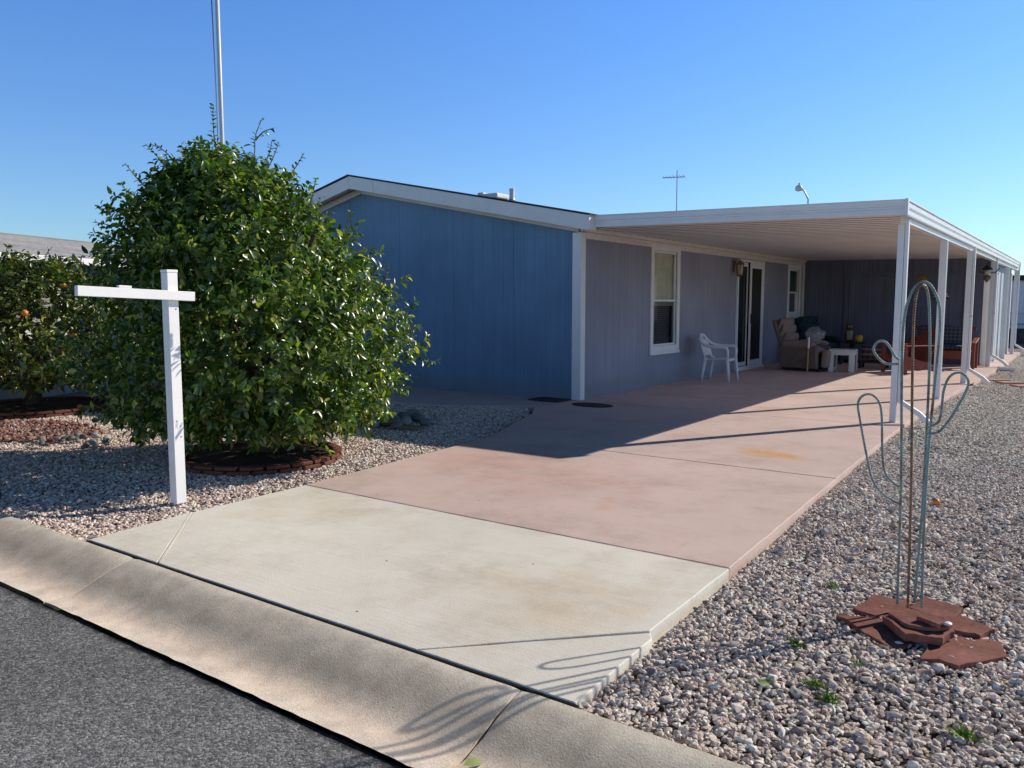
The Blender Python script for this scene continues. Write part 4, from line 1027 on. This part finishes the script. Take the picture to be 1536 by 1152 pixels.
def foliage(parent, prof, nsh, leaf_len, mat, seed, lump=.16, sprouts=(), inner=4000, xshift=lambda z: (0, 0), per=9):
    """prof: list of (z, radius). Leaves grow in small shoots spread through the outer part of the crown"""
    rg = np.random.default_rng(seed)
    zs = np.array([p[0] for p in prof]); rs = np.array([p[1] for p in prof])
    def rad(z, th):
        b = np.interp(z, zs, rs)
        k = noise.noise((math.cos(th) * 1.6, math.sin(th) * 1.6, z * 1.5 + seed)) + .5 * noise.noise((math.cos(th) * 3.9, math.sin(th) * 3.9, z * 3.4 + seed))
        return b * (1 + lump * k)
    # sample z by surface area
    zz = np.linspace(zs[0], zs[-1], 400); slope = np.gradient(np.interp(zz, zs, rs), zz); wt = np.interp(zz, zs, rs) * np.sqrt(1 + slope ** 2) + .02; cdf = np.cumsum(wt) / wt.sum()
    P = []; D = []; Nn = []; Ln = []; twigs = MB()
    def shoot(base, axis, length, k, sparse=False, scale=1.0):
        axis = axis / np.linalg.norm(axis)
        t1 = np.cross(axis, [0.3, .2, .9]); t1 /= np.linalg.norm(t1); t2 = np.cross(axis, t1)
        ph = rg.uniform(0, 6.28)
        for i in range(k):
            f = (i + .5) / k; ph += 2.4 + rg.normal(0, .3)
            rdl = t1 * math.cos(ph) + t2 * math.sin(ph)
            d = axis * (.25 + .5 * f) + rdl * .9 + np.array([0, 0, -.28]) + rg.normal(0, .2, 3)
            nr_ = axis * .6 + np.array([0, 0, .7]) - rdl * .1 + rg.normal(0, .6, 3)
            P.append(base + axis * length * f); D.append(d); Nn.append(nr_); Ln.append(leaf_len * rg.uniform(.6, 1.3) * scale)
    for s in range(nsh):
        z = float(np.interp(rg.random(), cdf, zz)); th = rg.uniform(0, 2 * PI)
        r = rad(z, th); depth = rg.random() ** 1.6
        q = 1 - .42 * depth + (.15 * rg.random() ** 1.5 if rg.random() < .3 else 0)
        vo_ = noise.noise((r * math.cos(th) * 2.6, r * math.sin(th) * 2.6, z * 2.6 + 3 * seed))
        if vo_ > .16: q -= .16
        if vo_ > .3 and rg.random() < .6: continue
        sx, sy = xshift(z)
        sl = float(np.interp(z, zz, slope))
        base = np.array([sx + r * q * math.cos(th), sy + r * q * math.sin(th), z])
        out = np.array([math.cos(th), math.sin(th), -sl * .8]); out /= np.linalg.norm(out)
        ax = out + np.array([0, 0, .45]) + rg.normal(0, .42, 3)
        ln = rg.uniform(.12, .26)
        shoot(base - out * .12, ax, ln, per)
    for i in range(inner):
        z = rg.uniform(zs[0] + .05, zs[-1] * .93); th = rg.uniform(0, 2 * PI); r = rad(z, th) * rg.uniform(.35, .85)
        sx, sy = xshift(z)
        P.append(np.array([sx + r * math.cos(th), sy + r * math.sin(th), z])); D.append(rg.normal(0, 1, 3) + np.array([math.cos(th), math.sin(th), 0])); Nn.append(np.array([math.cos(th), math.sin(th), .3]) + rg.normal(0, .4, 3)); Ln.append(leaf_len * rg.uniform(1.0, 1.9))
    for pts, k in sprouts:
        sp_ = [np.array(p) for p in spline(pts, 6)]
        twigs.tube([Vector(p) for p in sp_], [.007 * (1 - .8 * i / len(sp_)) + .0015 for i in range(len(sp_))], 5)
        for i in range(k):
            f = .12 + .88 * (i + rg.random() * .6) / k; idx = min(len(sp_) - 2, int(f * (len(sp_) - 1)))
            ax = sp_[idx + 1] - sp_[idx]; ax /= np.linalg.norm(ax); rdl = rg.normal(0, 1, 3); rdl -= ax * rdl.dot(ax); rdl /= np.linalg.norm(rdl)
            P.append(sp_[idx]); D.append(ax * .4 + rdl + np.array([0, 0, .1])); Nn.append(np.array([0, 0, 1.0]) + rg.normal(0, .4, 3)); Ln.append(leaf_len * rg.uniform(.55, 1.15) * (1.0 - .35 * f))
    P = np.array(P); D = np.array(D); Nn = np.array(Nn); Ln = np.array(Ln)
    leaves_obj('crown', P, D, Nn, Ln, Ln * rg.uniform(.42, .56, len(Ln)), mat, parent)
    if twigs.v: parts('twig', twigs, M['twig'], parent)
    return rad

bush = thing('citrus_bush', 'large dense rounded citrus bush with glossy leaves before the house', 'bush', (-6.4, 4.82, .085))
bush.scale = (.885, .885, .925)
iu = Vector((math.cos(R(35.67)), math.sin(R(35.67)), 0))
bprof = [(.14, .95), (.28, 1.34), (.5, 1.56), (.9, 1.63), (1.2, 1.61), (1.6, 1.54), (1.9, 1.4), (2.2, 1.19), (2.5, .93), (2.72, .68), (2.9, .42), (3.02, .14)]
def bsh(z):
    k = -.02 if z < 1.4 else -.02 - .27 * (z - 1.4)
    return (iu.x * k, iu.y * k)
def bp_(px, z, dep=0.0):   # point in the bush given sideways offset (metres along the bush's broad side), height and depth
    return (iu.x * px - iu.y * dep, iu.y * px + iu.x * dep, z)
rgs = random.Random(12)
stray = []
for k in range(15):
    z_ = rgs.uniform(1.5, 2.8); a_ = rgs.uniform(-PI, PI); r_ = float(np.interp(z_, [1.5, 1.9, 2.2, 2.45, 2.65, 2.85], [1.5, 1.33, 1.08, .84, .62, .4]))
    ca, sa = math.cos(a_), math.sin(a_); off_ = -.27 * max(0, z_ - 1.4)
    l_ = rgs.uniform(.16, .38)
    stray.append(([bp_(off_ + ca * r_ * .8, z_ - .1, sa * r_ * .8), bp_(off_ + ca * (r_ + .08), z_ + l_ * .45, sa * (r_ + .08)), bp_(off_ + ca * (r_ + .14) + rgs.uniform(-.1, .1), z_ + l_, sa * (r_ + .14))], rgs.randint(16, 24)))
sprouts = stray + [([bp_(-.35, 2.7), bp_(-.4, 3.0), bp_(-.42, 3.25), bp_(-.41, 3.45)], 44), ([bp_(-.05, 2.6), bp_(.0, 2.95), bp_(.02, 3.15), bp_(.1, 3.32)], 16), ([bp_(.02, 3.1), bp_(.1, 3.18), bp_(.22, 3.22)], 7),
           ([bp_(-.6, 2.6), bp_(-.8, 2.85), bp_(-.95, 3.0), bp_(-1.08, 3.06)], 24), ([bp_(-.45, 2.65), bp_(-.65, 2.9), bp_(-.72, 3.02)], 18), ([bp_(0, 2.6), bp_(.18, 2.9), bp_(.26, 3.08)], 16),
           ([bp_(.55, 2.2, -.3), bp_(.68, 2.5, -.35), bp_(.72, 2.68, -.35)], 20), ([bp_(.95, 1.95, -.4), bp_(1.05, 2.2, -.45), bp_(1.08, 2.36, -.45)], 18), ([bp_(1.3, 1.5, -.4), bp_(1.42, 1.7, -.45), bp_(1.46, 1.86, -.45)], 16),
           ([bp_(-1.0, 2.0, -.2), bp_(-1.3, 2.2, -.3), bp_(-1.55, 2.26, -.35)], 14), ([bp_(-.9, 2.3, -.1), bp_(-1.15, 2.5, -.2), bp_(-1.3, 2.52, -.2)], 14), ([bp_(-1.2, 1.6, -.2), bp_(-1.6, 1.8, -.2), bp_(-1.75, 1.78, -.2)], 12)]
foliage(bush, bprof, 3000, .079, M['leaf'], 5, .21, sprouts, 8000, bsh, 10)
tk = MB().tube([(0, 0, -.2), (.03, .02, .35), (.0, .05, .8)], [.12, .09, .07], 10)
for k in range(9):
    a_ = k * 2.4; rr_ = .75
    tk.tube(spline([(.02, .02, .25 + .05 * k), (.3 * math.cos(a_), .3 * math.sin(a_), .6 + .1 * k), (rr_ * math.cos(a_), rr_ * math.sin(a_), 1.0 + .16 * k)], 5), [.05 - .0035 * i for i in range(11)], 7)
obj('trunk', tk, M['bark'], bush, smooth=True)

otree = thing('orange_tree', 'low spreading orange tree with ripe fruit at the left edge', 'tree', (-12.1, 5.25, -.03))
oprof = [(.34, .75), (.48, 1.3), (.8, 1.55), (1.25, 1.6), (1.55, 1.42), (1.8, 1.1), (1.98, .7), (2.1, .2)]
iu2 = iu
radf = foliage(otree, oprof, 1500, .085, M['leaf_o'], 21, .2, [([bp_(.6, 1.7), bp_(.75, 2.0), bp_(.8, 2.15)], 14), ([bp_(-.2, 1.9), bp_(-.25, 2.2), bp_(-.2, 2.3)], 12), ([bp_(.2, 1.9), bp_(.3, 2.15), bp_(.38, 2.25)], 12)], 2200, lambda z: (.12, .05), 9)
tk = MB().tube([(0, 0, -.05), (.02, 0, .25), (.05, .03, .5), (.1, .05, .9)], [.13, .1, .09, .06], 10)
for k in range(8):
    a_ = k * 2.4 + .5
    tk.tube(spline([(.03, .02, .22 + .03 * k), (.3 * math.cos(a_), .3 * math.sin(a_), .55 + .06 * k), (.95 * math.cos(a_), .95 * math.sin(a_), .8 + .11 * k)], 5), [.055 - .004 * i for i in range(11)], 7)
obj('trunk', tk, M['bark'], otree, smooth=True)
fr = MB().lathe([(.004, -.041), (.022, -.035), (.037, -.016), (.041, 0), (.037, .018), (.022, .036), (.006, .041)], (0, 0, 0), 14)
first = None
vd = Vector((12.1, -5.25)).normalized()
for (sd_, z, dp) in ((.72, 1.36, -1.28), (1.15, 1.08, -.95), (.95, 1.72, -.8), (.15, .56, -.9), (1.12, .62, -1.05)):
    p = Vector(bp_(sd_, z, dp))
    if first is None: first = obj('orange', fr, M['orange'], otree, smooth=True); first.location = p
    else:
        c_ = first.copy(); col.objects.link(c_); c_.parent = otree; c_.location = p
fo = first.copy(); col.objects.link(fo); fo.parent = None; fo.name = 'fallen_orange'; fo.location = (-11.3, 5.5, .02); tag(fo, 'fallen orange lying on shaded gravel near the orange tree', 'orange')
fo = first.copy(); col.objects.link(fo); fo.parent = None; fo.name = 'fallen_orange'; fo.scale = (.62, .62, .62); fo.location = (-.86, 6.6, -.02); tag(fo, 'small dry orange fruit in the gravel right of the wire cactus', 'orange')

# planting rings
def brick_ring(name, c, r, h, label, bw=.2, bd_=.09, z=-.04, a0=0, a1=2 * PI, seed=1):
    rg = random.Random(seed); mb = MB(); k = int((a1 - a0) * r / (bw + .008))
    for row in (0, 1):
        for i in range(k):
            a = a0 + (a1 - a0) * (i + .5 * row) / k
            mt_ = Matrix.Translation((c[0] + r * math.cos(a), c[1] + r * math.sin(a), z + row * h / 2)) @ Matrix.Rotation(a + PI / 2 + rg.uniform(-.05, .05), 4, 'Z') @ Matrix.Rotation(rg.uniform(-.04, .04), 4, 'X')
            mb.obox(mt_, -bw / 2, bw / 2, -bd_ / 2, bd_ / 2, .002, h / 2 - .003)
    return tag(obj(name, mb, M['brick'], None, bevel=.008), label, 'planter edging')
brick_ring('brick_edging', (-6.42, 4.8), .72, .075, 'low ring of red brick around the citrus bush')
brick_ring('brick_edging', (-12.0, 5.25), .95, .08, 'low ring of red brick around the orange tree', seed=4)
def disc(name, c, r, z, mat, label):
    mb = MB(); k = 40; mb.add([(c[0], c[1], z + .05)] + [(c[0] + r * math.cos(2 * PI * i / k), c[1] + r * math.sin(2 * PI * i / k), z) for i in range(k)], [(0, 1 + i, 1 + (i + 1) % k) for i in range(k)])
    return tag(obj(name, mb, mat, None), kind='stuff')
disc('soil', (-6.42, 4.8), .68, .0, M['soil'], '')
disc('soil', (-12.0, 5.25), .9, -.01, M['soil'], '')
gravel('bark_mulch', [(-10.6, 3.9), (-9.5, 3.75), (-8.95, 4.1), (-9.1, 4.7), (-10.2, 4.9), (-11, 4.5)], lambda x, y: -.02, 650, .026, M['mulch'], 61)

# loose river rocks
def rock(r, seed, flat=.65):
    bm = bmesh.new(); bmesh.ops.create_icosphere(bm, subdivisions=3, radius=1)
    for v in bm.verts:
        k = 1 + .28 * noise.noise(v.co * 1.1 + Vector((seed * 3.7, seed, 0)))
        v.co = Vector((v.co.x * k * r, v.co.y * k * r * .8, v.co.z * k * r * flat))
    me = bpy.data.meshes.new('rock'); bm.to_mesh(me); bm.free(); me.materials.append(M['riverrock'])
    me.polygons.foreach_set('use_smooth', [True] * len(me.polygons)); return me
rocks = [rock(1, s) for s in range(5)]
def rocks_at(center, spread, n, r0, r1, label, group, seed, z=-.01):
    rg = random.Random(seed)
    for i in range(n):
        o = bpy.data.objects.new('river_rock', rocks[i % 5]); col.objects.link(o)
        a = rg.uniform(0, 6.28); d = rg.random() ** .6; r = rg.uniform(r0, r1)
        o.location = (center[0] + spread[0] * d * math.cos(a), center[1] + spread[1] * d * math.sin(a), z + r * .35); o.scale = (r, r, r); o.rotation_euler = (rg.uniform(-.3, .3), rg.uniform(-.3, .3), rg.uniform(0, 6.28))
        tag(o, label, 'rock', group)
rocks_at((-6.85, 7.2), (.42, .42), 18, .06, .13, 'rounded grey river rock in the pile right of the citrus bush', 'rocks piled right of the citrus bush', 3)
rocks_at((-8.7, 4.15), (.55, .3), 26, .025, .055, 'pale river rock in the patch between bark mulch and citrus bush', 'rocks in the shaded patch left of the citrus bush', 5)
o = obj('plank', MB().box(-.22, .22, -.05, .05, 0, .03), M['plank'], None, bevel=.004); o.location = (-6.5, 6.93, -.02); o.rotation_euler.z = R(30); tag(o, 'short weathered grey plank in front of the rock pile', 'plank')
o = bpy.data.objects.new('white_stone', rock(.1, 9, .9)); o.data.materials[0] = M['pale_stone']; col.objects.link(o); o.location = (-9.2, 5.35, .12); o.scale = (1, 1, 1.2); tag(o, 'bright white stone at the left foot of the citrus bush', 'stone')

# ------------------------------------------------------------------ wire cactus on flagstones
KX, KY = -.625, 4.11
cact = thing('wire_cactus', 'teal and rusty rebar outline of a cactus standing on flagstones', 'garden ornament', (KX, KY, 0))
ch = Vector((1, .12, 0)).normalized(); cw = Vector((-.12, 1, 0)).normalized()
def cpnt(a, z, b=0.0): return ch * (a - .059 * z) + cw * b + Vector((0, 0, z * 1.012))
def narrow(a, z): return .048 * z + (a - .048 * z) * .88
RB = .0062
loopA = spline([cpnt(narrow(-.06, .02), .02), cpnt(narrow(-.035, .6), .6), cpnt(narrow(-.028, 1.0), 1.0), cpnt(narrow(-.02, 1.28), 1.28), cpnt(narrow(.0, 1.42), 1.42), cpnt(narrow(.035, 1.5), 1.5), cpnt(narrow(.075, 1.528), 1.528), cpnt(narrow(.115, 1.51), 1.51), cpnt(narrow(.148, 1.44), 1.44), cpnt(narrow(.155, 1.36), 1.36), cpnt(narrow(.148, 1.25), 1.25), cpnt(narrow(.1, .8), .8), cpnt(narrow(.075, .45), .45), cpnt(narrow(.058, .02), .02)], 8)
obj('wide_hoop', MB().tube(loopA, RB, 8), M['rebar_teal'], cact, smooth=True)
loopB = spline([cpnt(-.005, .02, -.055), cpnt(.018, .6, -.055), cpnt(.03, 1.1, -.06), cpnt(.04, 1.38, -.055), cpnt(.055, 1.49, -.035), cpnt(.075, 1.515, 0), cpnt(.092, 1.49, .035), cpnt(.1, 1.38, .055), cpnt(.095, 1.1, .06), cpnt(.06, .5, .055), cpnt(.018, .02, .055)], 8)
half = len(loopB) // 2
obj('cross_hoop', MB().tube(loopB[:half + 2], RB, 8), M['rebar_rust'], cact, smooth=True)
obj('cross_hoop', MB().tube(loopB[half + 1:], RB, 8), M['rebar_teal'], cact, smooth=True)
obj('left_arm', MB().tube(spline([cpnt(-.035, .50), cpnt(-.1, .535), cpnt(-.15, .6), cpnt(-.175, .72), cpnt(-.2, .88), cpnt(-.208, .96), cpnt(-.185, 1.0), cpnt(-.145, 1.005), cpnt(-.115, .97), cpnt(-.105, .9), cpnt(-.105, .72), cpnt(-.09, .63), cpnt(-.036, .58)], 7), RB * .9, 8), M['rebar_teal'], cact, smooth=True)
obj('left_arm', MB().tube(spline([cpnt(-.028, 1.155), cpnt(-.085, 1.155), cpnt(-.125, 1.19), cpnt(-.135, 1.225), cpnt(-.115, 1.255), cpnt(-.085, 1.255), cpnt(-.062, 1.225), cpnt(-.045, 1.19), cpnt(-.028, 1.175)], 7), RB * .95, 8), M['rebar_teal'], cact, smooth=True)
obj('right_arm', MB().tube(spline([cpnt(.083, .84), cpnt(.13, .85), cpnt(.17, .9), cpnt(.215, .98), cpnt(.25, 1.06), cpnt(.25, 1.1), cpnt(.22, 1.125), cpnt(.18, 1.105), cpnt(.155, 1.04), cpnt(.145, .95), cpnt(.13, .895), cpnt(.086, .868)], 7), RB * .9, 8), M['rebar_teal'], cact, smooth=True)

def flag(poly, z, th, label, tilt=(0, 0), seed=0):
    cx_ = sum(p[0] for p in poly) / len(poly); cy_ = sum(p[1] for p in poly) / len(poly)
    p2 = densify([(x - cx_, y - cy_) for x, y in poly], .022, .02, seed)
    mb = MB().prism(p2, lambda x, y: .004 * noise.noise((x * 20, y * 20, seed)), lambda x, y: th + .006 * noise.noise((x * 16, y * 16, seed + 3)))
    o = obj('flagstone', mb, M['flagstone'], None, bevel=.005); o.location = (cx_, cy_, z); o.rotation_euler = (tilt[0], tilt[1], 0)
    return tag(o, label, 'flagstone', 'red flagstones around the wire cactus')
flag([(-.9, 3.86), (-.62, 3.66), (-.52, 3.82), (-.6, 3.97), (-.72, 3.96)], -.04, .024, 'pointed red flagstone left of the wire cactus', (.03, .05), 1)
flag([(-.5, 3.6), (-.36, 3.62), (-.21, 3.86), (-.24, 4.0), (-.38, 4.06), (-.46, 3.95), (-.5, 3.78)], -.045, .024, 'broad pale red flagstone at the lower right of the group', (-.03, -.02), 2)
flag([(-.86, 4.02), (-.7, 3.98), (-.6, 4.1), (-.66, 4.26), (-.82, 4.24)], -.04, .03, 'thick flagstone at the back left of the group', (.06, .03), 3)
flag([(-.64, 4.18), (-.46, 4.14), (-.42, 4.3), (-.6, 4.36)], -.04, .034, 'back flagstone directly behind the cactus bars', (.08, 0), 4)
flag([(-.5, 4.0), (-.32, 3.99), (-.27, 4.1), (-.4, 4.2), (-.5, 4.15)], -.035, .026, 'flagstone at the back right of the group', (.03, -.05), 5)
flag([(-.7, 3.88), (-.58, 3.73), (-.44, 3.78), (-.41, 3.9), (-.48, 4.0), (-.64, 4.02)], -.012, .036, 'thick middle flagstone under the stack of the group', (0, .02), 6)
flag([(-.68, 3.9), (-.58, 3.8), (-.46, 3.84), (-.42, 3.92), (-.54, 4.0), (-.64, 4.0)], .026, .018, 'thin flagstone on top of the stack', (.03, -.03), 7)
flag([(-.56, 3.86), (-.47, 3.83), (-.44, 3.9), (-.52, 3.94)], .045, .022, 'small dark stone topmost on the stack', (.05, .05), 8)
o = obj('white_pebble', MB().lathe([(.004, 0), (.022, .003), (.02, .008), (.004, .01)], (0, 0, 0), 12), M['resin'], None, smooth=True); o.location = (-.44, 3.88, .05); tag(o, 'small round white disc lying on the flagstone stack', 'disc')

# ------------------------------------------------------------------ pavers, weeds, fallen leaf
first = None
for i in range(7):
    if first is None:
        first = obj('paver', MB().box(-.15, .15, -.2, .2, 0, .05), M['paver'], None, bevel=.01); o = first
    else: o = first.copy(); col.objects.link(o)
    o.location = (-1.43 + i * .26, 18.1 - i * .52, -.062 + .006 * (i % 2)); o.rotation_euler = (0, 0, R(-63 + 4 * (i % 3))); tag(o, 'pale red paver in the row crossing the gravel by the patio', 'paver', 'red pavers crossing the gravel')
def weed(loc, n, s, label, seed):
    rg = np.random.default_rng(seed)
    root = thing('weed', label, 'weed', loc)
    th = rg.uniform(0, 6.28, n); el = rg.uniform(.2, 1.2, n)
    D = np.stack([np.cos(th) * np.cos(el), np.sin(th) * np.cos(el), np.sin(el)], 1); P = rg.normal(0, .25 * s, (n, 3)) * np.array([1, 1, 0.05])
    Nn = np.stack([-np.cos(th) * .4, -np.sin(th) * .4, np.ones(n)], 1)
    leaves_obj('leaves', P, D, Nn, rg.uniform(.4, 1, n) * s, rg.uniform(.25, .4, n) * s * .5, M['weed'], root)
for i, (x, y, s, lab) in enumerate(((-.72, 3.03, .05, 'brightest green weed tuft in the near gravel'), (-.8, 3.12, .05, 'small weed just behind the brightest near tuft'), (-.96, 3.45, .05, 'weed tuft between the slab corner and the flagstones'),
        (-.27, 3.03, .06, 'straggly weed near the bottom right of the gravel'), (-.7, 3.42, .035, 'tiny weed in front of the pointed flagstone'), (-1.02, 4.3, .045, 'weed in the gravel beside the pink slab corner'), (-.95, 3.05, .03, 'tiny weed nearest the curb'), (-1.72, 16.5, .1, 'yellowish weeds against the slab beside the third post'))):
    weed((x, y, -.03), 34 if s > .04 else 16, s, lab, i + 3)
def leaf_on(loc, rz, tilt, label, s=1.0):
    mb = MB(); mb.v = [tuple(v) for v in LT * np.array([.075 * s, .045 * s, .075 * s])]; mb.f = LF
    o = obj('fallen_leaf', mb, M['fallen'], None, smooth=True); o.location = loc; o.rotation_euler = (tilt, 0, rz); return tag(o, label, 'leaf')
leaf_on((-1.63, 1.99, -.095), R(60), .2, 'yellow-green fallen leaf in the curb joint')
leaf_on((-.98, 3.0, -.02), R(20), .3, 'pale fallen leaf on the gravel near the driveway corner', .7)

# ------------------------------------------------------------------ neighbours and far things
un = Vector((-.41, .912, 0)).normalized(); vn = Vector((-.912, -.41, 0)).normalized()
nh = thing('neighbour_house', 'pale neighbouring house with grey shingle roof at left', 'house', (-13.45, 5.3, 0), math.atan2(un.y, un.x))
# local frame: x along the eave, y = away from us (left-hand normal)
NE, NR, NZ, NRZ = -.45, 4.6, 2.17, 2.98
roof = MB()
roof.add([(-9, NE, NZ + .02), (12, NE, NZ + .02), (12, NR, NRZ), (-9, NR, NRZ)], [(0, 1, 2, 3)])
roof.add([(-9, NR, NRZ), (12, NR, NRZ), (12, NR * 2 - NE, NZ), (-9, NR * 2 - NE, NZ)], [(0, 1, 2, 3)])
ro = obj('roof', roof, M['shingle'], nh)
uvl = ro.data.uv_layers.new(name='UVMap')
for lp in ro.data.loops:
    c = ro.data.vertices[lp.vertex_index].co; uvl.data[lp.index].uv = (c.x, math.hypot(c.y - NE, c.z - NZ))
obj('ridge_cap', MB().box(-9, 12, NR - .1, NR + .1, NRZ - .02, NRZ + .02), M['shingle'], nh)
obj('gutter', MB().box(-9, 12, NE - .1, NE, NZ - .1, NZ + .015), M['alum'], nh, bevel=.01)
obj('soffit', MB().box(-9, 12, NE, -.001, NZ - .07, NZ - .05), M['trim_warm'], nh)
obj('wall', MB().box(-8.6, 11.6, 0, .1, -.1, NZ - .051).box(-8.6, -8.5, .101, 9.2, -.1, NZ - .06).box(11.5, 11.6, .101, 9.2, -.1, NZ - .06), paint('pale_blue_wall', (.42, .43, .43), .7, .06, .2), nh)
wn = obj('window', MB().box(-.75, 1.3, -.04, -.002, .95, 1.0).box(-.75, 1.3, -.04, -.002, 1.8, 1.85).box(-.75, -.7, -.04, -.002, 1.0, 1.8).box(1.25, 1.3, -.04, -.002, 1.0, 1.8), M['trim'], nh)
bl = MB(); z = 1.0
while z < 1.79: bl.add([(-.7, -.012, z), (1.25, -.012, z), (1.25, -.03, z + .04), (-.7, -.03, z + .04)], [(0, 1, 2, 3)]); z += .05
obj('shutter_slats', bl, M['blind'], wn)
vt = obj('roof_vent', MB().box(1.9, 2.2, 3.6, 3.9, NRZ - .2, NRZ - .02).box(1.85, 2.25, 3.55, 3.95, NRZ - .018, NRZ + .01), M['galv'], nh, bevel=.01)
t = thing('tall_pole', 'tall pale metal pole rising behind the citrus bush', 'pole', (-13.5, 9.45, -.05))
obj('pole', MB().tube([(0, 0, 0), (0, 0, 4.5), (0, 0, 9.8)], [.044, .04, .036], 12), M['pole'], t, smooth=True)
obj('halyard_tube', MB().tube([(-.06, -.05, .9), (-.062, -.05, 5.4), (-.11, -.08, 9.7)], .012, 8), M['galv'], t, smooth=True)
obj('collar', MB().lathe([(.047, 0), (.047, .05)], (0, 0, 7.35), 12), M['galv'], t)

# far neighbour at the right edge
fh = thing('far_white_building', 'white low building seen past the far end of the patio cover', 'building', (0, 36, 0))
wobj('wall', MB().box(-2.6, 8, 36, 42, .5, 2.3), M['trim'], fh)
wobj('roof_edge', MB().box(-2.8, 8.2, 35.8, 42.2, 2.301, 2.5), M['shingle_dark'], fh)
wobj('wall_rail', MB().box(-2.6, 8, 35.96, 35.998, 1.05, 1.1), M['galv'], fh)
wobj('skirting', MB().box(-2.58, 7.98, 36.02, 41.9, -.1, .499), M['mat'], fh)
cf = thing('chain_link_fence', 'low chain link fence in front of the far white building', 'fence', (0, 33.5, 0))
fm = MB(); k = 0
while k < 60:
    x = -2.4 + k * .09
    fm.tube([(x, 33.5, 0), (x + .7, 33.5, .7)], .004, 4, False).tube([(x + .7, 33.505, 0), (x, 33.505, .7)], .004, 4, False); k += 1
wobj('mesh_panel', fm, M['galv'], cf)
wobj('top_rail', MB().tube([(-2.4, 33.5, .72), (4, 33.5, .72)], .02, 8), M['galv'], cf)
for x in (-2.4, -.2, 2): wobj('fence_post', MB().tube([(x, 33.5, -.1), (x, 33.5, .8)], .03, 8), M['galv'], cf)

# ------------------------------------------------------------------ light, sky, camera
W = bpy.data.worlds.new('World'); sc.world = W; W.use_nodes = True
nt = W.node_tree; bg = nt.nodes['Background']
sky = nt.nodes.new('ShaderNodeTexSky'); sky.sky_type = 'NISHITA'; sky.sun_disc = False
SEL, SAZ = R(30.5), math.atan2(.496, .868)
sky.sun_elevation = SEL; sky.sun_rotation = SAZ; sky.altitude = 300; sky.air_density = 1.0; sky.dust_density = .2; sky.ozone_density = 1.6
# sky tinted deeper blue than the model's default, darkened overhead to cut fill light
tcw = nt.nodes.new('ShaderNodeTexCoord'); sxw = nt.nodes.new('ShaderNodeSeparateXYZ'); nt.links.new(tcw.outputs['Generated'], sxw.inputs[0])
rz_ = ramp(nt, sxw.outputs['Z'], [(0.0, (.84, 1.12, 1.35)), (0.12, (.86, 1.2, 1.62)), (0.36, (.78, 1.3, 2.05)), (0.47, (.2, .28, .36)), (1.0, (.14, .19, .24))])
nt.links.new(mix(nt, 1.0, sky.outputs[0], rz_.outputs[0], 'MULTIPLY'), bg.inputs[0]); bg.inputs[1].default_value = .095
sl = bpy.data.lights.new('sun', 'SUN'); sl.energy = 5.0; sl.angle = R(.53); sl.color = (1, .91, .79)
so = bpy.data.objects.new('sun', sl); col.objects.link(so)
sd = Vector((math.sin(SAZ) * math.cos(SEL), math.cos(SAZ) * math.cos(SEL), math.sin(SEL)))
so.rotation_euler = sd.to_track_quat('Z', 'Y').to_euler(); so.location = (20, 30, 30)
cam = bpy.data.cameras.new('camera'); co = bpy.data.objects.new('camera', cam); col.objects.link(co)
cam.sensor_width = 36; cam.lens = 1209 / 1536 * 36; cam.clip_end = 2000; cam.clip_start = .05
co.location = (0, 0, 1.45); co.rotation_euler = (R(90 - 5.72), 0, R(35.67))
sc.camera = co
sc.view_settings.view_transform = 'Standard'; sc.view_settings.look = 'None'; sc.view_settings.exposure = 0; sc.view_settings.gamma = 1
sc.cycles.max_bounces = 8; sc.cycles.transparent_max_bounces = 12
